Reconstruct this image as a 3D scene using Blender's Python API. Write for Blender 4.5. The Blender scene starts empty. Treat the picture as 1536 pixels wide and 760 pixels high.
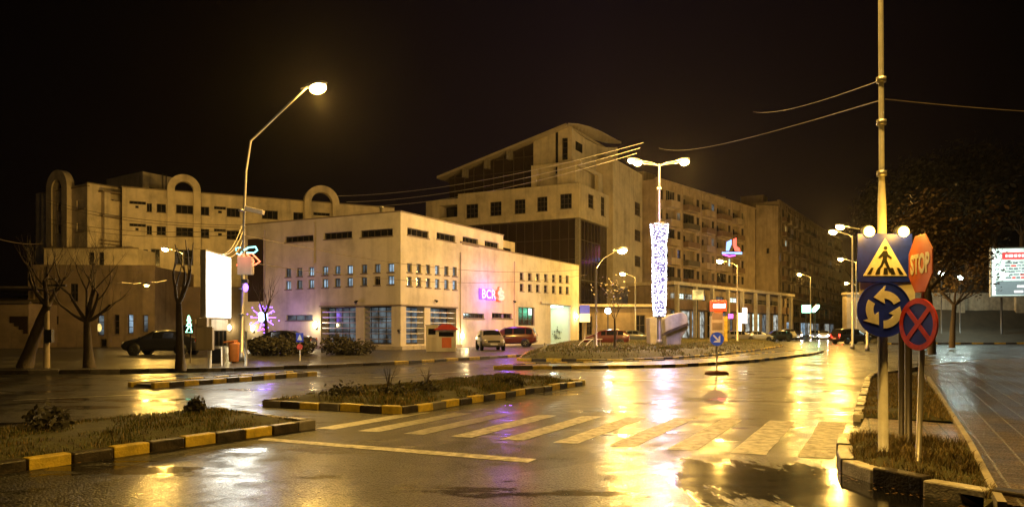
import bpy, math, random
import numpy as np
from mathutils import Vector, Matrix
random.seed(7)
rng = np.random.default_rng(7)
F, HX, HZ, EYE = 1145.0, 768.0, 494.0, 1.6
scene = bpy.context.scene
COL = scene.collection
R = math.radians

# ------------------------------------------------------------------ helpers
def gp(px, py, z=0.0):
    Y = (EYE - z) * F / (py - HZ)
    return Vector(((px - HX) / F * Y, Y, z))

def at(px, py, Y):
    return Vector(((px - HX) / F * Y, Y, EYE - (py - HZ) / F * Y))

class MB:
    """collects geometry; build() links it as ONE mesh object"""
    def __init__(self):
        self.v, self.f, self.m, self.s = [], [], [], []
        self.M = Matrix.Identity(4)
    def add(self, vs, fs, mi=0, smooth=False):
        b = len(self.v)
        M = self.M
        self.v += [tuple(M @ Vector(p)) for p in vs]
        for f in fs:
            self.f.append([b + i for i in f]); self.m.append(mi); self.s.append(smooth)
    def box(self, x0, x1, y0, y1, z0, z1, mi=0):
        vs = [(x0,y0,z0),(x1,y0,z0),(x1,y1,z0),(x0,y1,z0),(x0,y0,z1),(x1,y0,z1),(x1,y1,z1),(x0,y1,z1)]
        self.add(vs, [(0,3,2,1),(4,5,6,7),(0,1,5,4),(1,2,6,5),(2,3,7,6),(3,0,4,7)], mi)
    def quad(self, a, b, c, d, mi=0):
        self.add([a,b,c,d], [(0,1,2,3)], mi)
    def prism(self, poly, h0, h1, axis='z', mi=0):
        """polygon extruded: axis z -> poly is (x,y); axis y -> poly is (x,z)"""
        n = len(poly)
        if axis == 'z': g = lambda p, h: (p[0], p[1], h)
        elif axis == 'y': g = lambda p, h: (p[0], h, p[1])
        else: g = lambda p, h: (h, p[0], p[1])
        vs = [g(p, h0) for p in poly] + [g(p, h1) for p in poly]
        fs = [tuple(range(n))[::-1], tuple(range(n, 2*n))]
        fs += [(i, (i+1) % n, n + (i+1) % n, n + i) for i in range(n)]
        self.add(vs, fs, mi)
    def tube(self, pts, rad, n=8, mi=0, cap=True):
        pts = [Vector(p) for p in pts]
        if not hasattr(rad, '__len__'): rad = [rad] * len(pts)
        vs, fs = [], []
        up = None
        for i, p in enumerate(pts):
            t = (pts[min(i+1, len(pts)-1)] - pts[max(i-1, 0)])
            if t.length < 1e-9: t = Vector((0,0,1))
            t.normalize()
            if up is None:
                up = Vector((0,0,1)) if abs(t.z) < .9 else Vector((1,0,0))
            a = t.cross(up)
            if a.length < 1e-4: a = t.orthogonal()
            a.normalize(); b = t.cross(a).normalized()
            up = -b if b.dot(up) < 0 else b
            for k in range(n):
                th = 2*math.pi*k/n
                vs.append(p + (a*math.cos(th) + b*math.sin(th)) * rad[i])
        for i in range(len(pts)-1):
            for k in range(n):
                fs.append((i*n+k, i*n+(k+1) % n, (i+1)*n+(k+1) % n, (i+1)*n+k))
        if cap:
            fs.append(tuple(range(n))); fs.append(tuple(range((len(pts)-1)*n, len(pts)*n))[::-1])
        self.add(vs, fs, mi, True)
    def lathe(self, prof, n=20, mi=0, c=(0,0,0)):
        vs, fs = [], []
        for (r, z) in prof:
            for k in range(n):
                th = 2*math.pi*k/n
                vs.append((c[0]+r*math.cos(th), c[1]+r*math.sin(th), c[2]+z))
        m = len(prof)
        for i in range(m-1):
            for k in range(n):
                fs.append((i*n+k, i*n+(k+1) % n, (i+1)*n+(k+1) % n, (i+1)*n+k))
        fs.append(tuple(range(n))[::-1]); fs.append(tuple(range((m-1)*n, m*n)))
        self.add(vs, fs, mi, True)
    def blob(self, c, r, mi=0, n=10, rough=0.0):
        """uneven ellipsoid"""
        vs, fs = [], []
        m = n//2 + 1
        for i in range(m+1):
            ph = math.pi * i / m
            for k in range(n):
                th = 2*math.pi*k/n
                q = 1 + rough*(random.random()-.5)
                vs.append((c[0]+r[0]*q*math.sin(ph)*math.cos(th), c[1]+r[1]*q*math.sin(ph)*math.sin(th), c[2]+r[2]*q*math.cos(ph)))
        for i in range(m):
            for k in range(n):
                fs.append((i*n+k, (i+1)*n+k, (i+1)*n+(k+1) % n, i*n+(k+1) % n))
        self.add(vs, fs, mi, True)
    def mesh(self, name, mats):
        me = bpy.data.meshes.new(name)
        me.from_pydata(self.v, [], self.f)
        for m in (mats if isinstance(mats, (list, tuple)) else [mats]): me.materials.append(m)
        me.polygons.foreach_set('material_index', self.m)
        me.polygons.foreach_set('use_smooth', self.s)
        me.update()
        return me
    def build(self, name, mats, parent=None, bevel=0, M=None):
        return link(name, self.mesh(name, mats), parent, bevel, M)

def link(name, data, parent=None, bevel=0, M=None):
    o = bpy.data.objects.new(name, data)
    COL.objects.link(o)
    if parent is not None: o.parent = parent
    if M is not None: o.matrix_local = M
    if bevel:
        b = o.modifiers.new('bevel', 'BEVEL'); b.width = bevel; b.segments = 2; b.limit_method = 'ANGLE'; b.angle_limit = R(40)
    return o

def tag(o, label, cat, group=None):
    o['label'] = label; o['category'] = cat
    if group: o['group'] = group
    return o

def struct(o, kind='structure'):
    o['kind'] = kind
    return o

def thing(name, label, cat, loc=(0,0,0), rz=0.0, group=None):
    o = bpy.data.objects.new(name, None)
    COL.objects.link(o)
    o.location = loc; o.rotation_euler = (0, 0, rz)
    o.empty_display_size = .3
    return tag(o, label, cat, group)

def copy_tree(o, parent=None):
    c = o.copy(); COL.objects.link(c)
    if parent is not None: c.parent = parent
    for ch in list(o.children): copy_tree(ch, c)
    return c

def place(o, name, label, group=None):
    o.name = name; o['label'] = label
    if group: o['group'] = group

# ------------------------------------------------------------------ materials
def nd(nt, t, **kw):
    n = nt.nodes.new(t)
    for k, v in kw.items(): setattr(n, k, v)
    return n

def rgb(c, k=1.0): return (max(0, c[0]*k), max(0, c[1]*k), max(0, c[2]*k), 1)

def mat(name, col, rough=.7, var=.25, scale=3., bump=0., bscale=40., metal=0., emit=None, es=0., streak=0., spec=.5, evar=0., nosample=False, tint=None, joints=None):
    m = bpy.data.materials.new(name); m.use_nodes = True
    nt = m.node_tree; L = nt.links
    p = nt.nodes['Principled BSDF']
    tc = nd(nt, 'ShaderNodeTexCoord')
    nz = nd(nt, 'ShaderNodeTexNoise'); nz.inputs['Scale'].default_value = scale; nz.inputs['Detail'].default_value = 7; nz.inputs['Roughness'].default_value = .62
    L.new(tc.outputs['Object'], nz.inputs['Vector'])
    mr = nd(nt, 'ShaderNodeMapRange'); mr.inputs['From Min'].default_value = .3; mr.inputs['From Max'].default_value = .7
    L.new(nz.outputs['Fac'], mr.inputs['Value'])
    mx = nd(nt, 'ShaderNodeMix', data_type='RGBA')
    mx.inputs[6].default_value = rgb(col, 1-var); mx.inputs[7].default_value = rgb(tint or col, 1+var*.6)
    L.new(mr.outputs[0], mx.inputs[0])
    out = mx.outputs[2]
    if streak:
        mp = nd(nt, 'ShaderNodeMapping'); mp.inputs['Scale'].default_value = (1.1, 1.1, .10)
        L.new(tc.outputs['Object'], mp.inputs['Vector'])
        n2 = nd(nt, 'ShaderNodeTexNoise'); n2.inputs['Scale'].default_value = 1.3; n2.inputs['Detail'].default_value = 6
        L.new(mp.outputs[0], n2.inputs['Vector'])
        r2 = nd(nt, 'ShaderNodeMapRange'); r2.inputs['From Min'].default_value = .50; r2.inputs['From Max'].default_value = .74
        r2.inputs['To Min'].default_value = 1; r2.inputs['To Max'].default_value = 1-streak
        L.new(n2.outputs['Fac'], r2.inputs['Value'])
        m2 = nd(nt, 'ShaderNodeMix', data_type='RGBA', blend_type='MULTIPLY'); m2.inputs[0].default_value = 1
        L.new(out, m2.inputs[6]); L.new(r2.outputs[0], m2.inputs[7]); out = m2.outputs[2]
        n3 = nd(nt, 'ShaderNodeTexNoise'); n3.inputs['Scale'].default_value = .33; n3.inputs['Detail'].default_value = 9; n3.inputs['Roughness'].default_value = .68; L.new(tc.outputs['Object'], n3.inputs['Vector'])
        r3 = nd(nt, 'ShaderNodeMapRange'); r3.inputs['From Min'].default_value = .47; r3.inputs['From Max'].default_value = .68; r3.inputs['To Min'].default_value = 1; r3.inputs['To Max'].default_value = .66
        L.new(n3.outputs['Fac'], r3.inputs['Value'])
        m3 = nd(nt, 'ShaderNodeMix', data_type='RGBA', blend_type='MULTIPLY'); m3.inputs[0].default_value = 1
        L.new(out, m3.inputs[6]); L.new(r3.outputs[0], m3.inputs[7]); out = m3.outputs[2]
    if joints:
        br = nd(nt, 'ShaderNodeTexBrick'); br.inputs['Scale'].default_value = 1.0
        br.inputs['Color1'].default_value = (1,1,1,1); br.inputs['Color2'].default_value = (.82,.82,.82,1); br.inputs['Mortar'].default_value = (.45,.45,.45,1)
        br.inputs['Mortar Size'].default_value = joints[2]; br.inputs['Brick Width'].default_value = joints[0]; br.inputs['Row Height'].default_value = joints[1]
        mp = nd(nt, 'ShaderNodeMapping'); mp.inputs['Rotation'].default_value = joints[3] if len(joints) > 3 else (0,0,0)
        L.new(tc.outputs['Object'], mp.inputs['Vector']); L.new(mp.outputs[0], br.inputs['Vector'])
        m2 = nd(nt, 'ShaderNodeMix', data_type='RGBA', blend_type='MULTIPLY'); m2.inputs[0].default_value = 1
        L.new(out, m2.inputs[6]); L.new(br.outputs['Color'], m2.inputs[7]); out = m2.outputs[2]
    L.new(out, p.inputs['Base Color'])
    p.inputs['Roughness'].default_value = rough; p.inputs['Metallic'].default_value = metal
    p.inputs['Specular IOR Level'].default_value = spec
    if bump:
        nb = nd(nt, 'ShaderNodeTexNoise'); nb.inputs['Scale'].default_value = bscale; nb.inputs['Detail'].default_value = 4
        L.new(tc.outputs['Object'], nb.inputs['Vector'])
        bp = nd(nt, 'ShaderNodeBump'); bp.inputs['Strength'].default_value = bump; bp.inputs['Distance'].default_value = .02
        L.new(nb.outputs['Fac'], bp.inputs['Height']); L.new(bp.outputs[0], p.inputs['Normal'])
    if emit:
        p.inputs['Emission Color'].default_value = rgb(emit)
        p.inputs['Emission Strength'].default_value = es
        if evar:
            ne = nd(nt, 'ShaderNodeTexNoise'); ne.inputs['Scale'].default_value = 1.1; ne.inputs['Detail'].default_value = 3
            gm = nd(nt, 'ShaderNodeNewGeometry')
            L.new(gm.outputs['Position'], ne.inputs['Vector'])
            re = nd(nt, 'ShaderNodeMapRange'); re.inputs['From Min'].default_value = .35; re.inputs['From Max'].default_value = .65
            re.inputs['To Min'].default_value = es*(1-evar); re.inputs['To Max'].default_value = es*(1+evar)
            L.new(ne.outputs['Fac'], re.inputs['Value']); L.new(re.outputs[0], p.inputs['Emission Strength'])
    if nosample: m.cycles.emission_sampling = 'NONE'
    return m

def asphalt(name, base=.03, road=False, wetk=1.0):
    m = bpy.data.materials.new(name); m.use_nodes = True
    nt = m.node_tree; L = nt.links; p = nt.nodes['Principled BSDF']
    tc = nd(nt, 'ShaderNodeTexCoord')
    def noise(sc, det, rough=.55, src=None):
        n = nd(nt, 'ShaderNodeTexNoise'); n.inputs['Scale'].default_value = sc; n.inputs['Detail'].default_value = det; n.inputs['Roughness'].default_value = rough
        L.new(src or tc.outputs['Object'], n.inputs['Vector']); return n
    def rng_(src, a, b, c, d):
        r = nd(nt, 'ShaderNodeMapRange'); r.inputs['From Min'].default_value = a; r.inputs['From Max'].default_value = b
        r.inputs['To Min'].default_value = c; r.inputs['To Max'].default_value = d
        L.new(src, r.inputs['Value']); return r.outputs[0]
    def mth(op, a, b):
        n = nd(nt, 'ShaderNodeMath', operation=op)
        for i, q in enumerate((a, b)):
            if isinstance(q, (int, float)): n.inputs[i].default_value = q
            else: L.new(q, n.inputs[i])
        return n.outputs[0]
    mp = nd(nt, 'ShaderNodeMapping'); mp.inputs['Rotation'].default_value = (0, 0, R(26)); mp.inputs['Scale'].default_value = (1.0, .3, 1)
    L.new(tc.outputs['Object'], mp.inputs['Vector'])
    big = noise(.55, 6, .6, mp.outputs[0]); med = noise(2.6, 6, .65); fine = noise(38, 3, .75)
    agg = nd(nt, 'ShaderNodeTexVoronoi'); agg.inputs['Scale'].default_value = 45; L.new(tc.outputs['Object'], agg.inputs['Vector'])
    wet = rng_(mth('ADD', big.outputs['Fac'], rng_(med.outputs['Fac'], 0, 1, -.42, .42)), .36, .62, 0, 1)
    mx = nd(nt, 'ShaderNodeMix', data_type='RGBA'); mx.inputs[6].default_value = rgb((1, .96, .9), base*.25); mx.inputs[7].default_value = rgb((1, .96, .92), base*2.6)
    L.new(rng_(fine.outputs['Fac'], .38, .64, 0, 1), mx.inputs[0])
    shade = rng_(wet, 0, 1, 1, .5)
    rough = rng_(wet, 0, 1, .50, .36)
    coat = mth('MULTIPLY', rng_(wet, 0, 1, .06*wetk, .78*wetk), rng_(fine.outputs['Fac'], .36, .60, .45, 1.0)); crough = rng_(wet, 0, 1, .20, .145); spec = mth('MULTIPLY', rng_(wet, 0, 1, .34, .20), rng_(fine.outputs['Fac'], .36, .64, .12, 1.9))
    bst = rng_(wet, 0, 1, 1.0, .5)
    if road:
        # old repair patches and cracks
        wv_ = nd(nt, 'ShaderNodeMix', data_type='RGBA'); wv_.inputs[0].default_value = .12
        L.new(tc.outputs['Object'], wv_.inputs[6]); L.new(noise(1.3, 4).outputs['Color'], wv_.inputs[7])
        vo = nd(nt, 'ShaderNodeTexVoronoi', feature='DISTANCE_TO_EDGE'); vo.inputs['Scale'].default_value = .42; L.new(wv_.outputs[2], vo.inputs['Vector'])
        vc = nd(nt, 'ShaderNodeTexVoronoi'); vc.inputs['Scale'].default_value = .42; L.new(wv_.outputs[2], vc.inputs['Vector'])
        sp = nd(nt, 'ShaderNodeSeparateXYZ'); L.new(vc.outputs['Color'], sp.inputs[0])
        crack = mth('MULTIPLY', rng_(vo.outputs['Distance'], .0, .012, .75, 0), rng_(noise(.5, 3).outputs['Fac'], .45, .6, 0, 1))
        shade = mth('MULTIPLY', mth('MULTIPLY', shade, rng_(sp.outputs[0], 0, 1, .72, 1.25)), mth('SUBTRACT', 1.0, crack))
        rough = mth('ADD', rough, rng_(sp.outputs[1], 0, 1, -.035, .06))
        # rainwater gathered along the corner kerb
        pm = nd(nt, 'ShaderNodeMapping'); pm.inputs['Location'].default_value = (-2.95/1.45, -7.9/1.75, 0); pm.inputs['Scale'].default_value = (1/1.45, 1/1.75, 0); L.new(tc.outputs['Object'], pm.inputs['Vector'])
        ln = nd(nt, 'ShaderNodeVectorMath', operation='LENGTH'); L.new(pm.outputs[0], ln.inputs[0])
        edge = noise(1.1, 9, .72, mp.outputs[0]).outputs['Fac']
        pud = rng_(mth('ADD', ln.outputs['Value'], rng_(edge, 0, 1, -1.5, 1.5)), .70, .96, 1, 0)
        fm = nd(nt, 'ShaderNodeMapping'); fm.inputs['Rotation'].default_value = (0, 0, R(-8)); fm.inputs['Scale'].default_value = (.42, .95, 1); L.new(tc.outputs['Object'], fm.inputs['Vector'])
        film = rng_(noise(.8, 9, .70, fm.outputs[0]).outputs['Fac'], .545, .60, 0, .9)
        pud = mth('MAXIMUM', pud, film)
        crough = mth('MAXIMUM', .02, mth('SUBTRACT', mth('ADD', crough, rng_(sp.outputs[1], 0, 1, -.02, .03)), mth('MULTIPLY', pud, .075))); coat = mth('MAXIMUM', coat, pud)
        shade = mth('MULTIPLY', shade, rng_(pud, 0, 1, 1, .12))
        bst = mth('MULTIPLY', bst, rng_(pud, 0, 1, 1, .0)); spec = mth('MULTIPLY', spec, rng_(pud, 0, 1, 1, .02))
    m2 = nd(nt, 'ShaderNodeMix', data_type='RGBA', blend_type='MULTIPLY'); m2.inputs[0].default_value = 1
    L.new(mx.outputs[2], m2.inputs[6]); L.new(shade, m2.inputs[7])
    L.new(m2.outputs[2], p.inputs['Base Color'])
    L.new(rough, p.inputs['Roughness'])
    p.inputs['Specular IOR Level'].default_value = .5; p.inputs['IOR'].default_value = 1.36
    b = nd(nt, 'ShaderNodeBump'); b.inputs['Distance'].default_value = .018
    L.new(bst, b.inputs['Strength']); L.new(mth('ADD', fine.outputs['Fac'], agg.outputs['Distance']), b.inputs['Height'])
    L.new(b.outputs[0], p.inputs['Normal'])
    L.new(coat, p.inputs['Coat Weight']); L.new(crough, p.inputs['Coat Roughness']); p.inputs['Coat IOR'].default_value = 1.33
    b3 = nd(nt, 'ShaderNodeBump'); b3.inputs['Distance'].default_value = .009
    L.new(mth('MULTIPLY', bst, .45), b3.inputs['Strength']); L.new(fine.outputs['Fac'], b3.inputs['Height']); L.new(b3.outputs[0], p.inputs['Coat Normal'])
    L.new(spec, p.inputs['Specular IOR Level'])
    return m

SOD = (1.0, .565, .105)
PW = .66
m_asph = asphalt('wet_asphalt', .020, True)
m_asph2 = asphalt('wet_pavement', .06, False, .6)
m_earth = mat('dark_earth', (.035,.028,.018), .9, .4, 1.2, .5, 20)
m_soil = mat('damp_soil', (.085,.06,.03), .85, .5, 6, .8, 30, tint=(.07,.075,.022))
m_paint = mat('worn_white_paint', (.17,.165,.145), .5, .6, 7, .5, 60, tint=(.62,.60,.56))
m_paintw = mat('old_white_paint', (.13,.125,.11), .36, .7, 8, .4, 70, tint=(.34,.33,.29))
m_yel = mat('kerb_yellow', (.42,.31,.05), .42, .1, 5, .5, 40, tint=(.85,.62,.07))
m_blk = mat('kerb_black', (.02,.018,.016), .35, .3, 6, .5, 40, tint=(.075,.06,.045))
m_wht = mat('kerb_white', (.42,.38,.30), .45, .1, 5, .5, 40, tint=(.80,.75,.64))
m_conc = mat('concrete', (.48,.43,.35), .75, .3, 2.5, .3, 30, streak=.35)
m_concd = mat('concrete_grey', (.2,.18,.16), .7, .35, 4, .3, 30)
m_plas = mat('bank_plaster', (.60,.55,.47), .85, .12, .55, .25, 25, streak=.22)
m_plas2 = mat('grey_beige_render', (.60,.52,.42), .85, .2, .7, .2, 20, streak=.35)
m_plas3 = mat('hotel_plaster', (.52,.45,.36), .85, .16, .7, .2, 20, streak=.3)
m_plas4 = mat('block_render', (.44,.34,.25), .85, .25, .5, .2, 20, streak=.35)
m_plas5 = mat('podium_render', (.26,.20,.14), .85, .25, .8, .2, 20, streak=.4)
m_brickp = mat('block_panel_brown', (.19,.115,.075), .8, .25, 1.5, .2, 20)
m_stone = mat('stone_wall', (.38,.31,.22), .9, .45, 1.3, .8, 4, streak=.4)
m_roof = mat('roof_felt', (.10,.085,.07), .8, .3, 1.5, .2, 20)
m_roofm = mat('roof_metal', (.42,.36,.29), .5, .15, 1.0, .0, metal=.2)
m_dark = mat('dark_glazing', (.012,.012,.014), .07, .3, .4, spec=.6)
m_darkw = mat('dark_glass_wall', (.035,.024,.020), .12, .3, .3, spec=.5)
m_frame = mat('window_frame_dark', (.055,.042,.035), .5, .2, 5)
m_framel = mat('window_frame_light', (.4,.35,.28), .5, .2, 5)
m_sill = mat('sill_concrete', (.20,.16,.12), .8, .2, 5)  # darker brownish concrete for sills, copings and ledges
m_cool = mat('window_lit_cool', (.05,.06,.07), .12, .2, 2, emit=(.42,.62,.80), es=.55, evar=.75, nosample=True)
m_dim = mat('window_lit_dim', (.04,.045,.05), .12, .2, 2, emit=(.36,.46,.52), es=.20, evar=.85, nosample=True)
m_white = mat('window_lit_white', (.06,.06,.06), .15, .2, 2, emit=(.72,.92,.82), es=1.5, evar=.45, nosample=True)
m_warm = mat('window_lit_warm', (.06,.05,.03), .15, .2, 2, emit=(1,.72,.22), es=1.1, evar=.5, nosample=True)
m_shop = mat('shop_glass_lit', (.05,.05,.05), .12, .2, 2, emit=(.8,.86,.78), es=.38, evar=.95, nosample=True)
m_galv = mat('galvanised_steel', (.42,.40,.37), .42, .15, 6, metal=.7)
m_polew = mat('pole_white_paint', (.62,.60,.55), .5, .2, 6, .1, 60)
m_poled = mat('pole_dark_steel', (.07,.06,.055), .45, .3, 9, metal=.4)
m_polec = mat('pole_concrete', (.30,.25,.19), .8, .25, 5, .2, 40)
m_blackm = mat('black_metal', (.02,.02,.02), .5, .2, 6)
m_blue = mat('sign_blue', (.012,.03,.50), .38, .35, 9)
m_signw = mat('sign_white', (.74,.71,.64), .42, .22, 9)
m_signk = mat('sign_black', (.012,.012,.012), .5, .1, 6)
m_signr = mat('sign_red', (.58,.042,.018), .4, .35, 9)
m_signo = mat('sign_faded_red', (.56,.13,.03), .4, .12, 3)
m_lamp = mat('sodium_lamp_glass', (.8,.6,.3), .3, 0, emit=(1,.74,.30), es=38, nosample=True)
m_beac = mat('amber_beacon_lens', (.8,.5,.05), .3, 0, emit=(1,.60,.10), es=13, nosample=True)
m_walll = mat('wall_lamp_glass', (.8,.7,.5), .3, 0, emit=(1,.85,.48), es=14, nosample=True)
m_coldl = mat('cold_lamp_glass', (.8,.8,.8), .3, 0, emit=(.75,1,.92), es=24, nosample=True)
m_led = mat('led_points', (.1,.1,.1), .4, 0, emit=(.80,.82,1), es=9, nosample=True)
m_ledc = mat('led_net_glow', (.025,.022,.04), .6, .3, 3, emit=(.42,.33,1), es=.24)
m_bill = mat('backlit_panel', (.8,.8,.8), .4, .02, emit=(.98,1,.90), es=6)
m_neonr = mat('neon_red', (.4,.05,.02), .4, 0, emit=(1,.14,.06), es=5, nosample=True)
m_neonc = mat('neon_cyan', (.1,.3,.3), .4, 0, emit=(.25,.85,.85), es=3, nosample=True)
m_neong = mat('neon_green', (.1,.3,.2), .4, 0, emit=(.35,1,.62), es=4, nosample=True)
m_neonv = mat('neon_violet', (.2,.1,.4), .4, 0, emit=(.28,.12,1), es=5, nosample=True)
m_neonb = mat('neon_iceblue', (.2,.3,.4), .4, 0, emit=(.45,.75,1), es=7, nosample=True)
m_neonm = mat('neon_magenta', (.4,.05,.3), .4, 0, emit=(1,.12,.8), es=3, nosample=True)
m_letb = mat('bank_letter_face', (.06,.08,.1), .4, 0, emit=(.60,.86,1), es=.95)
m_letr = mat('bank_emblem_face', (.1,.07,.05), .4, 0, emit=(1,.84,.58), es=1.0)
m_halob = mat('bank_letter_side_halo', (.1,.05,.5), .5, 0, emit=(.30,.06,1), es=2.2)
m_halor = mat('bank_emblem_side', (.5,.05,.02), .5, 0, emit=(1,.07,.03), es=2.4)
m_redbox = mat('red_sign_box', (.6,.03,.01), .4, .1, emit=(1,.06,.015), es=1.6)
m_whitee = mat('lit_white_face', (.8,.8,.8), .4, .02, emit=(1,.93,.85), es=5, nosample=True)
m_bluee = mat('lit_blue_face', (.1,.2,.6), .4, .02, emit=(.25,.45,1), es=2.4, nosample=True)
m_rede = mat('lit_red_face', (.6,.05,.05), .4, .02, emit=(1,.12,.08), es=2.4, nosample=True)
m_poster = mat('backlit_poster', (.6,.7,.66), .4, .3, 6, emit=(.62,.82,.76), es=.95, evar=.25)
m_postert = mat('poster_print', (.12,.16,.17), .5, .2, 8, emit=(.20,.26,.28), es=.8)
m_posterr = mat('poster_red_print', (.5,.03,.03), .5, .2, 8, emit=(1,.12,.12), es=.7)
m_posterw = mat('poster_white_print', (.8,.8,.8), .5, .05, emit=(1,1,1), es=1.1)
m_bark = mat('wet_bark', (.052,.036,.024), .75, .4, 9, .8, 30)
m_leaf = mat('autumn_leaves', (.045,.042,.012), .6, .6, 2.2, tint=(.085,.045,.013))
m_leafd = mat('dark_leaves', (.016,.018,.008), .65, .6, 1.6, tint=(.028,.02,.009))
m_hedge = mat('hedge_leaves', (.024,.024,.011), .6, .6, 4, tint=(.036,.03,.013))
m_orange = mat('orange_plastic', (.62,.17,.02), .5, .2, 5)
m_redroof = mat('red_roof_sheet', (.28,.03,.02), .5, .2, 5)
m_tyre = mat('tyre_rubber', (.015,.015,.015), .8, .2, 9)
m_rim = mat('alloy_rim', (.4,.4,.4), .35, .15, 9, metal=.8)
m_carglass = mat('car_glass', (.012,.013,.015), .06, .2, 2, spec=.7)
m_head = mat('headlight_lens', (.6,.6,.6), .15, .05)
m_headon = mat('headlight_on', (.8,.8,.8), .2, 0, emit=(1,.95,.82), es=70, nosample=True)
m_tail = mat('tail_lens', (.3,.01,.01), .2, .1)
m_tailon = mat('tail_lens_on', (.5,.01,.01), .2, .1, emit=(1,.05,.02), es=9, nosample=True)
m_plate = mat('number_plate', (.6,.6,.58), .4, .05)
m_cable = mat('overhead_cable', (.16,.13,.10), .6, .1)
m_cablew = mat('pale_cable', (.55,.52,.46), .5, .1)

def paint(name, c):
    m = mat(name, c, .28, .06, 3, spec=.6)
    m.node_tree.nodes['Principled BSDF'].inputs['Coat Weight'].default_value = .6
    m.node_tree.nodes['Principled BSDF'].inputs['Coat Roughness'].default_value = .08
    return m
p_red = paint('car_paint_dark_red', (.085,.010,.008)); p_sil = paint('car_paint_silver', (.38,.37,.34)); p_blk = paint('car_paint_black', (.018,.018,.02))
p_cream = paint('car_paint_pale', (.24,.215,.17)); p_blu = paint('car_paint_blue_grey', (.06,.07,.10))

def lamp_light(name, loc, power, col, radius=.14, parent=None):
    l = bpy.data.lights.new(name, 'POINT'); l.energy = power*PW; l.color = col; l.shadow_soft_size = radius
    o = bpy.data.objects.new(name, l); COL.objects.link(o); o.location = loc
    if parent is not None: o.parent = parent
    return o
# ------------------------------------------------------------------ the setting
def xy(p): return (p[0], p[1])

def resample(path, step):
    out, acc = [Vector(path[0])], 0.0
    pts = [Vector(p) for p in path]
    i, p = 0, pts[0].copy()
    need = step
    while i < len(pts)-1:
        d = (pts[i+1]-p).length
        if d >= need:
            p = p + (pts[i+1]-p).normalized()*need; out.append(p.copy()); need = step
        else:
            need -= d; i += 1; p = pts[i].copy()
    if need < step*.6: out.append(pts[-1])
    return out

def kerb(name, path, mats, parent=None, w=.16, h=.14, step=.5, z0=0., side=1, gap=.014, jit=.012):
    """painted kerb stones along a path, the two colours alternating"""
    pts = resample([Vector((p[0], p[1], 0)) for p in path], step)
    mb = MB()
    for i in range(len(pts)-1):
        a, b = pts[i], pts[i+1]
        t = (b-a).normalized(); n = Vector((-t.y, t.x, 0))*side
        # mitre with neighbours
        def nrm(k):
            if 0 < k < len(pts)-1:
                t1 = (pts[k]-pts[k-1]).normalized(); t2 = (pts[k+1]-pts[k]).normalized()
                m = (Vector((-t1.y, t1.x, 0))+Vector((-t2.y, t2.x, 0)))
                m.normalize(); m /= max(.4, m.dot(Vector((-t1.y, t1.x, 0)))); return m*side
            return n
        na, nb = nrm(i), nrm(i+1)
        j = random.uniform(-jit, jit); hz = h + random.uniform(-jit, jit)*1.3
        a2, b2 = a + t*gap + n*j, b - t*gap*.5 + n*j
        vs = [a2, b2, b2+nb*w, a2+na*w]
        vs2 = [v + Vector((0,0,z0)) for v in vs] + [v + Vector((0,0,z0+hz)) for v in vs]
        ff = [(4,5,6,7),(0,1,5,4),(1,2,6,5),(2,3,7,6),(3,0,4,7)]
        if side < 0: ff = [f[::-1] for f in ff]
        mb.add(vs2, ff, i % 2 if random.random() > .07 else 2)
    o = mb.build(name, list(mats)+[m_concd], parent, bevel=.018 if step < 1.2 else 0)
    return struct(o)

def inset(poly, d):
    n = len(poly); out = []
    for i in range(n):
        p0, p1, p2 = Vector(poly[i-1][:2]), Vector(poly[i][:2]), Vector(poly[(i+1) % n][:2])
        t1, t2 = (p1-p0).normalized(), (p2-p1).normalized()
        m = Vector((-t1.y, t1.x)) + Vector((-t2.y, t2.x))
        if m.length < 1e-6: m = Vector((-t1.y, t1.x))
        m.normalize(); k = max(.35, m.dot(Vector((-t1.y, t1.x))))
        out.append((p1.x + m.x*d/k, p1.y + m.y*d/k))
    return out

def area(poly):
    return .5*sum(poly[i-1][0]*poly[i][1]-poly[i][0]*poly[i-1][1] for i in range(len(poly)))

def ccw(poly):
    poly = [(p[0], p[1]) for p in poly]
    return poly if area(poly) > 0 else poly[::-1]

def inside(poly, x, y):
    c = False; n = len(poly)
    for i in range(n):
        x1, y1 = poly[i-1]; x2, y2 = poly[i]
        if (y1 > y) != (y2 > y) and x < (x2-x1)*(y-y1)/(y2-y1)+x1: c = not c
    return c

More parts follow.
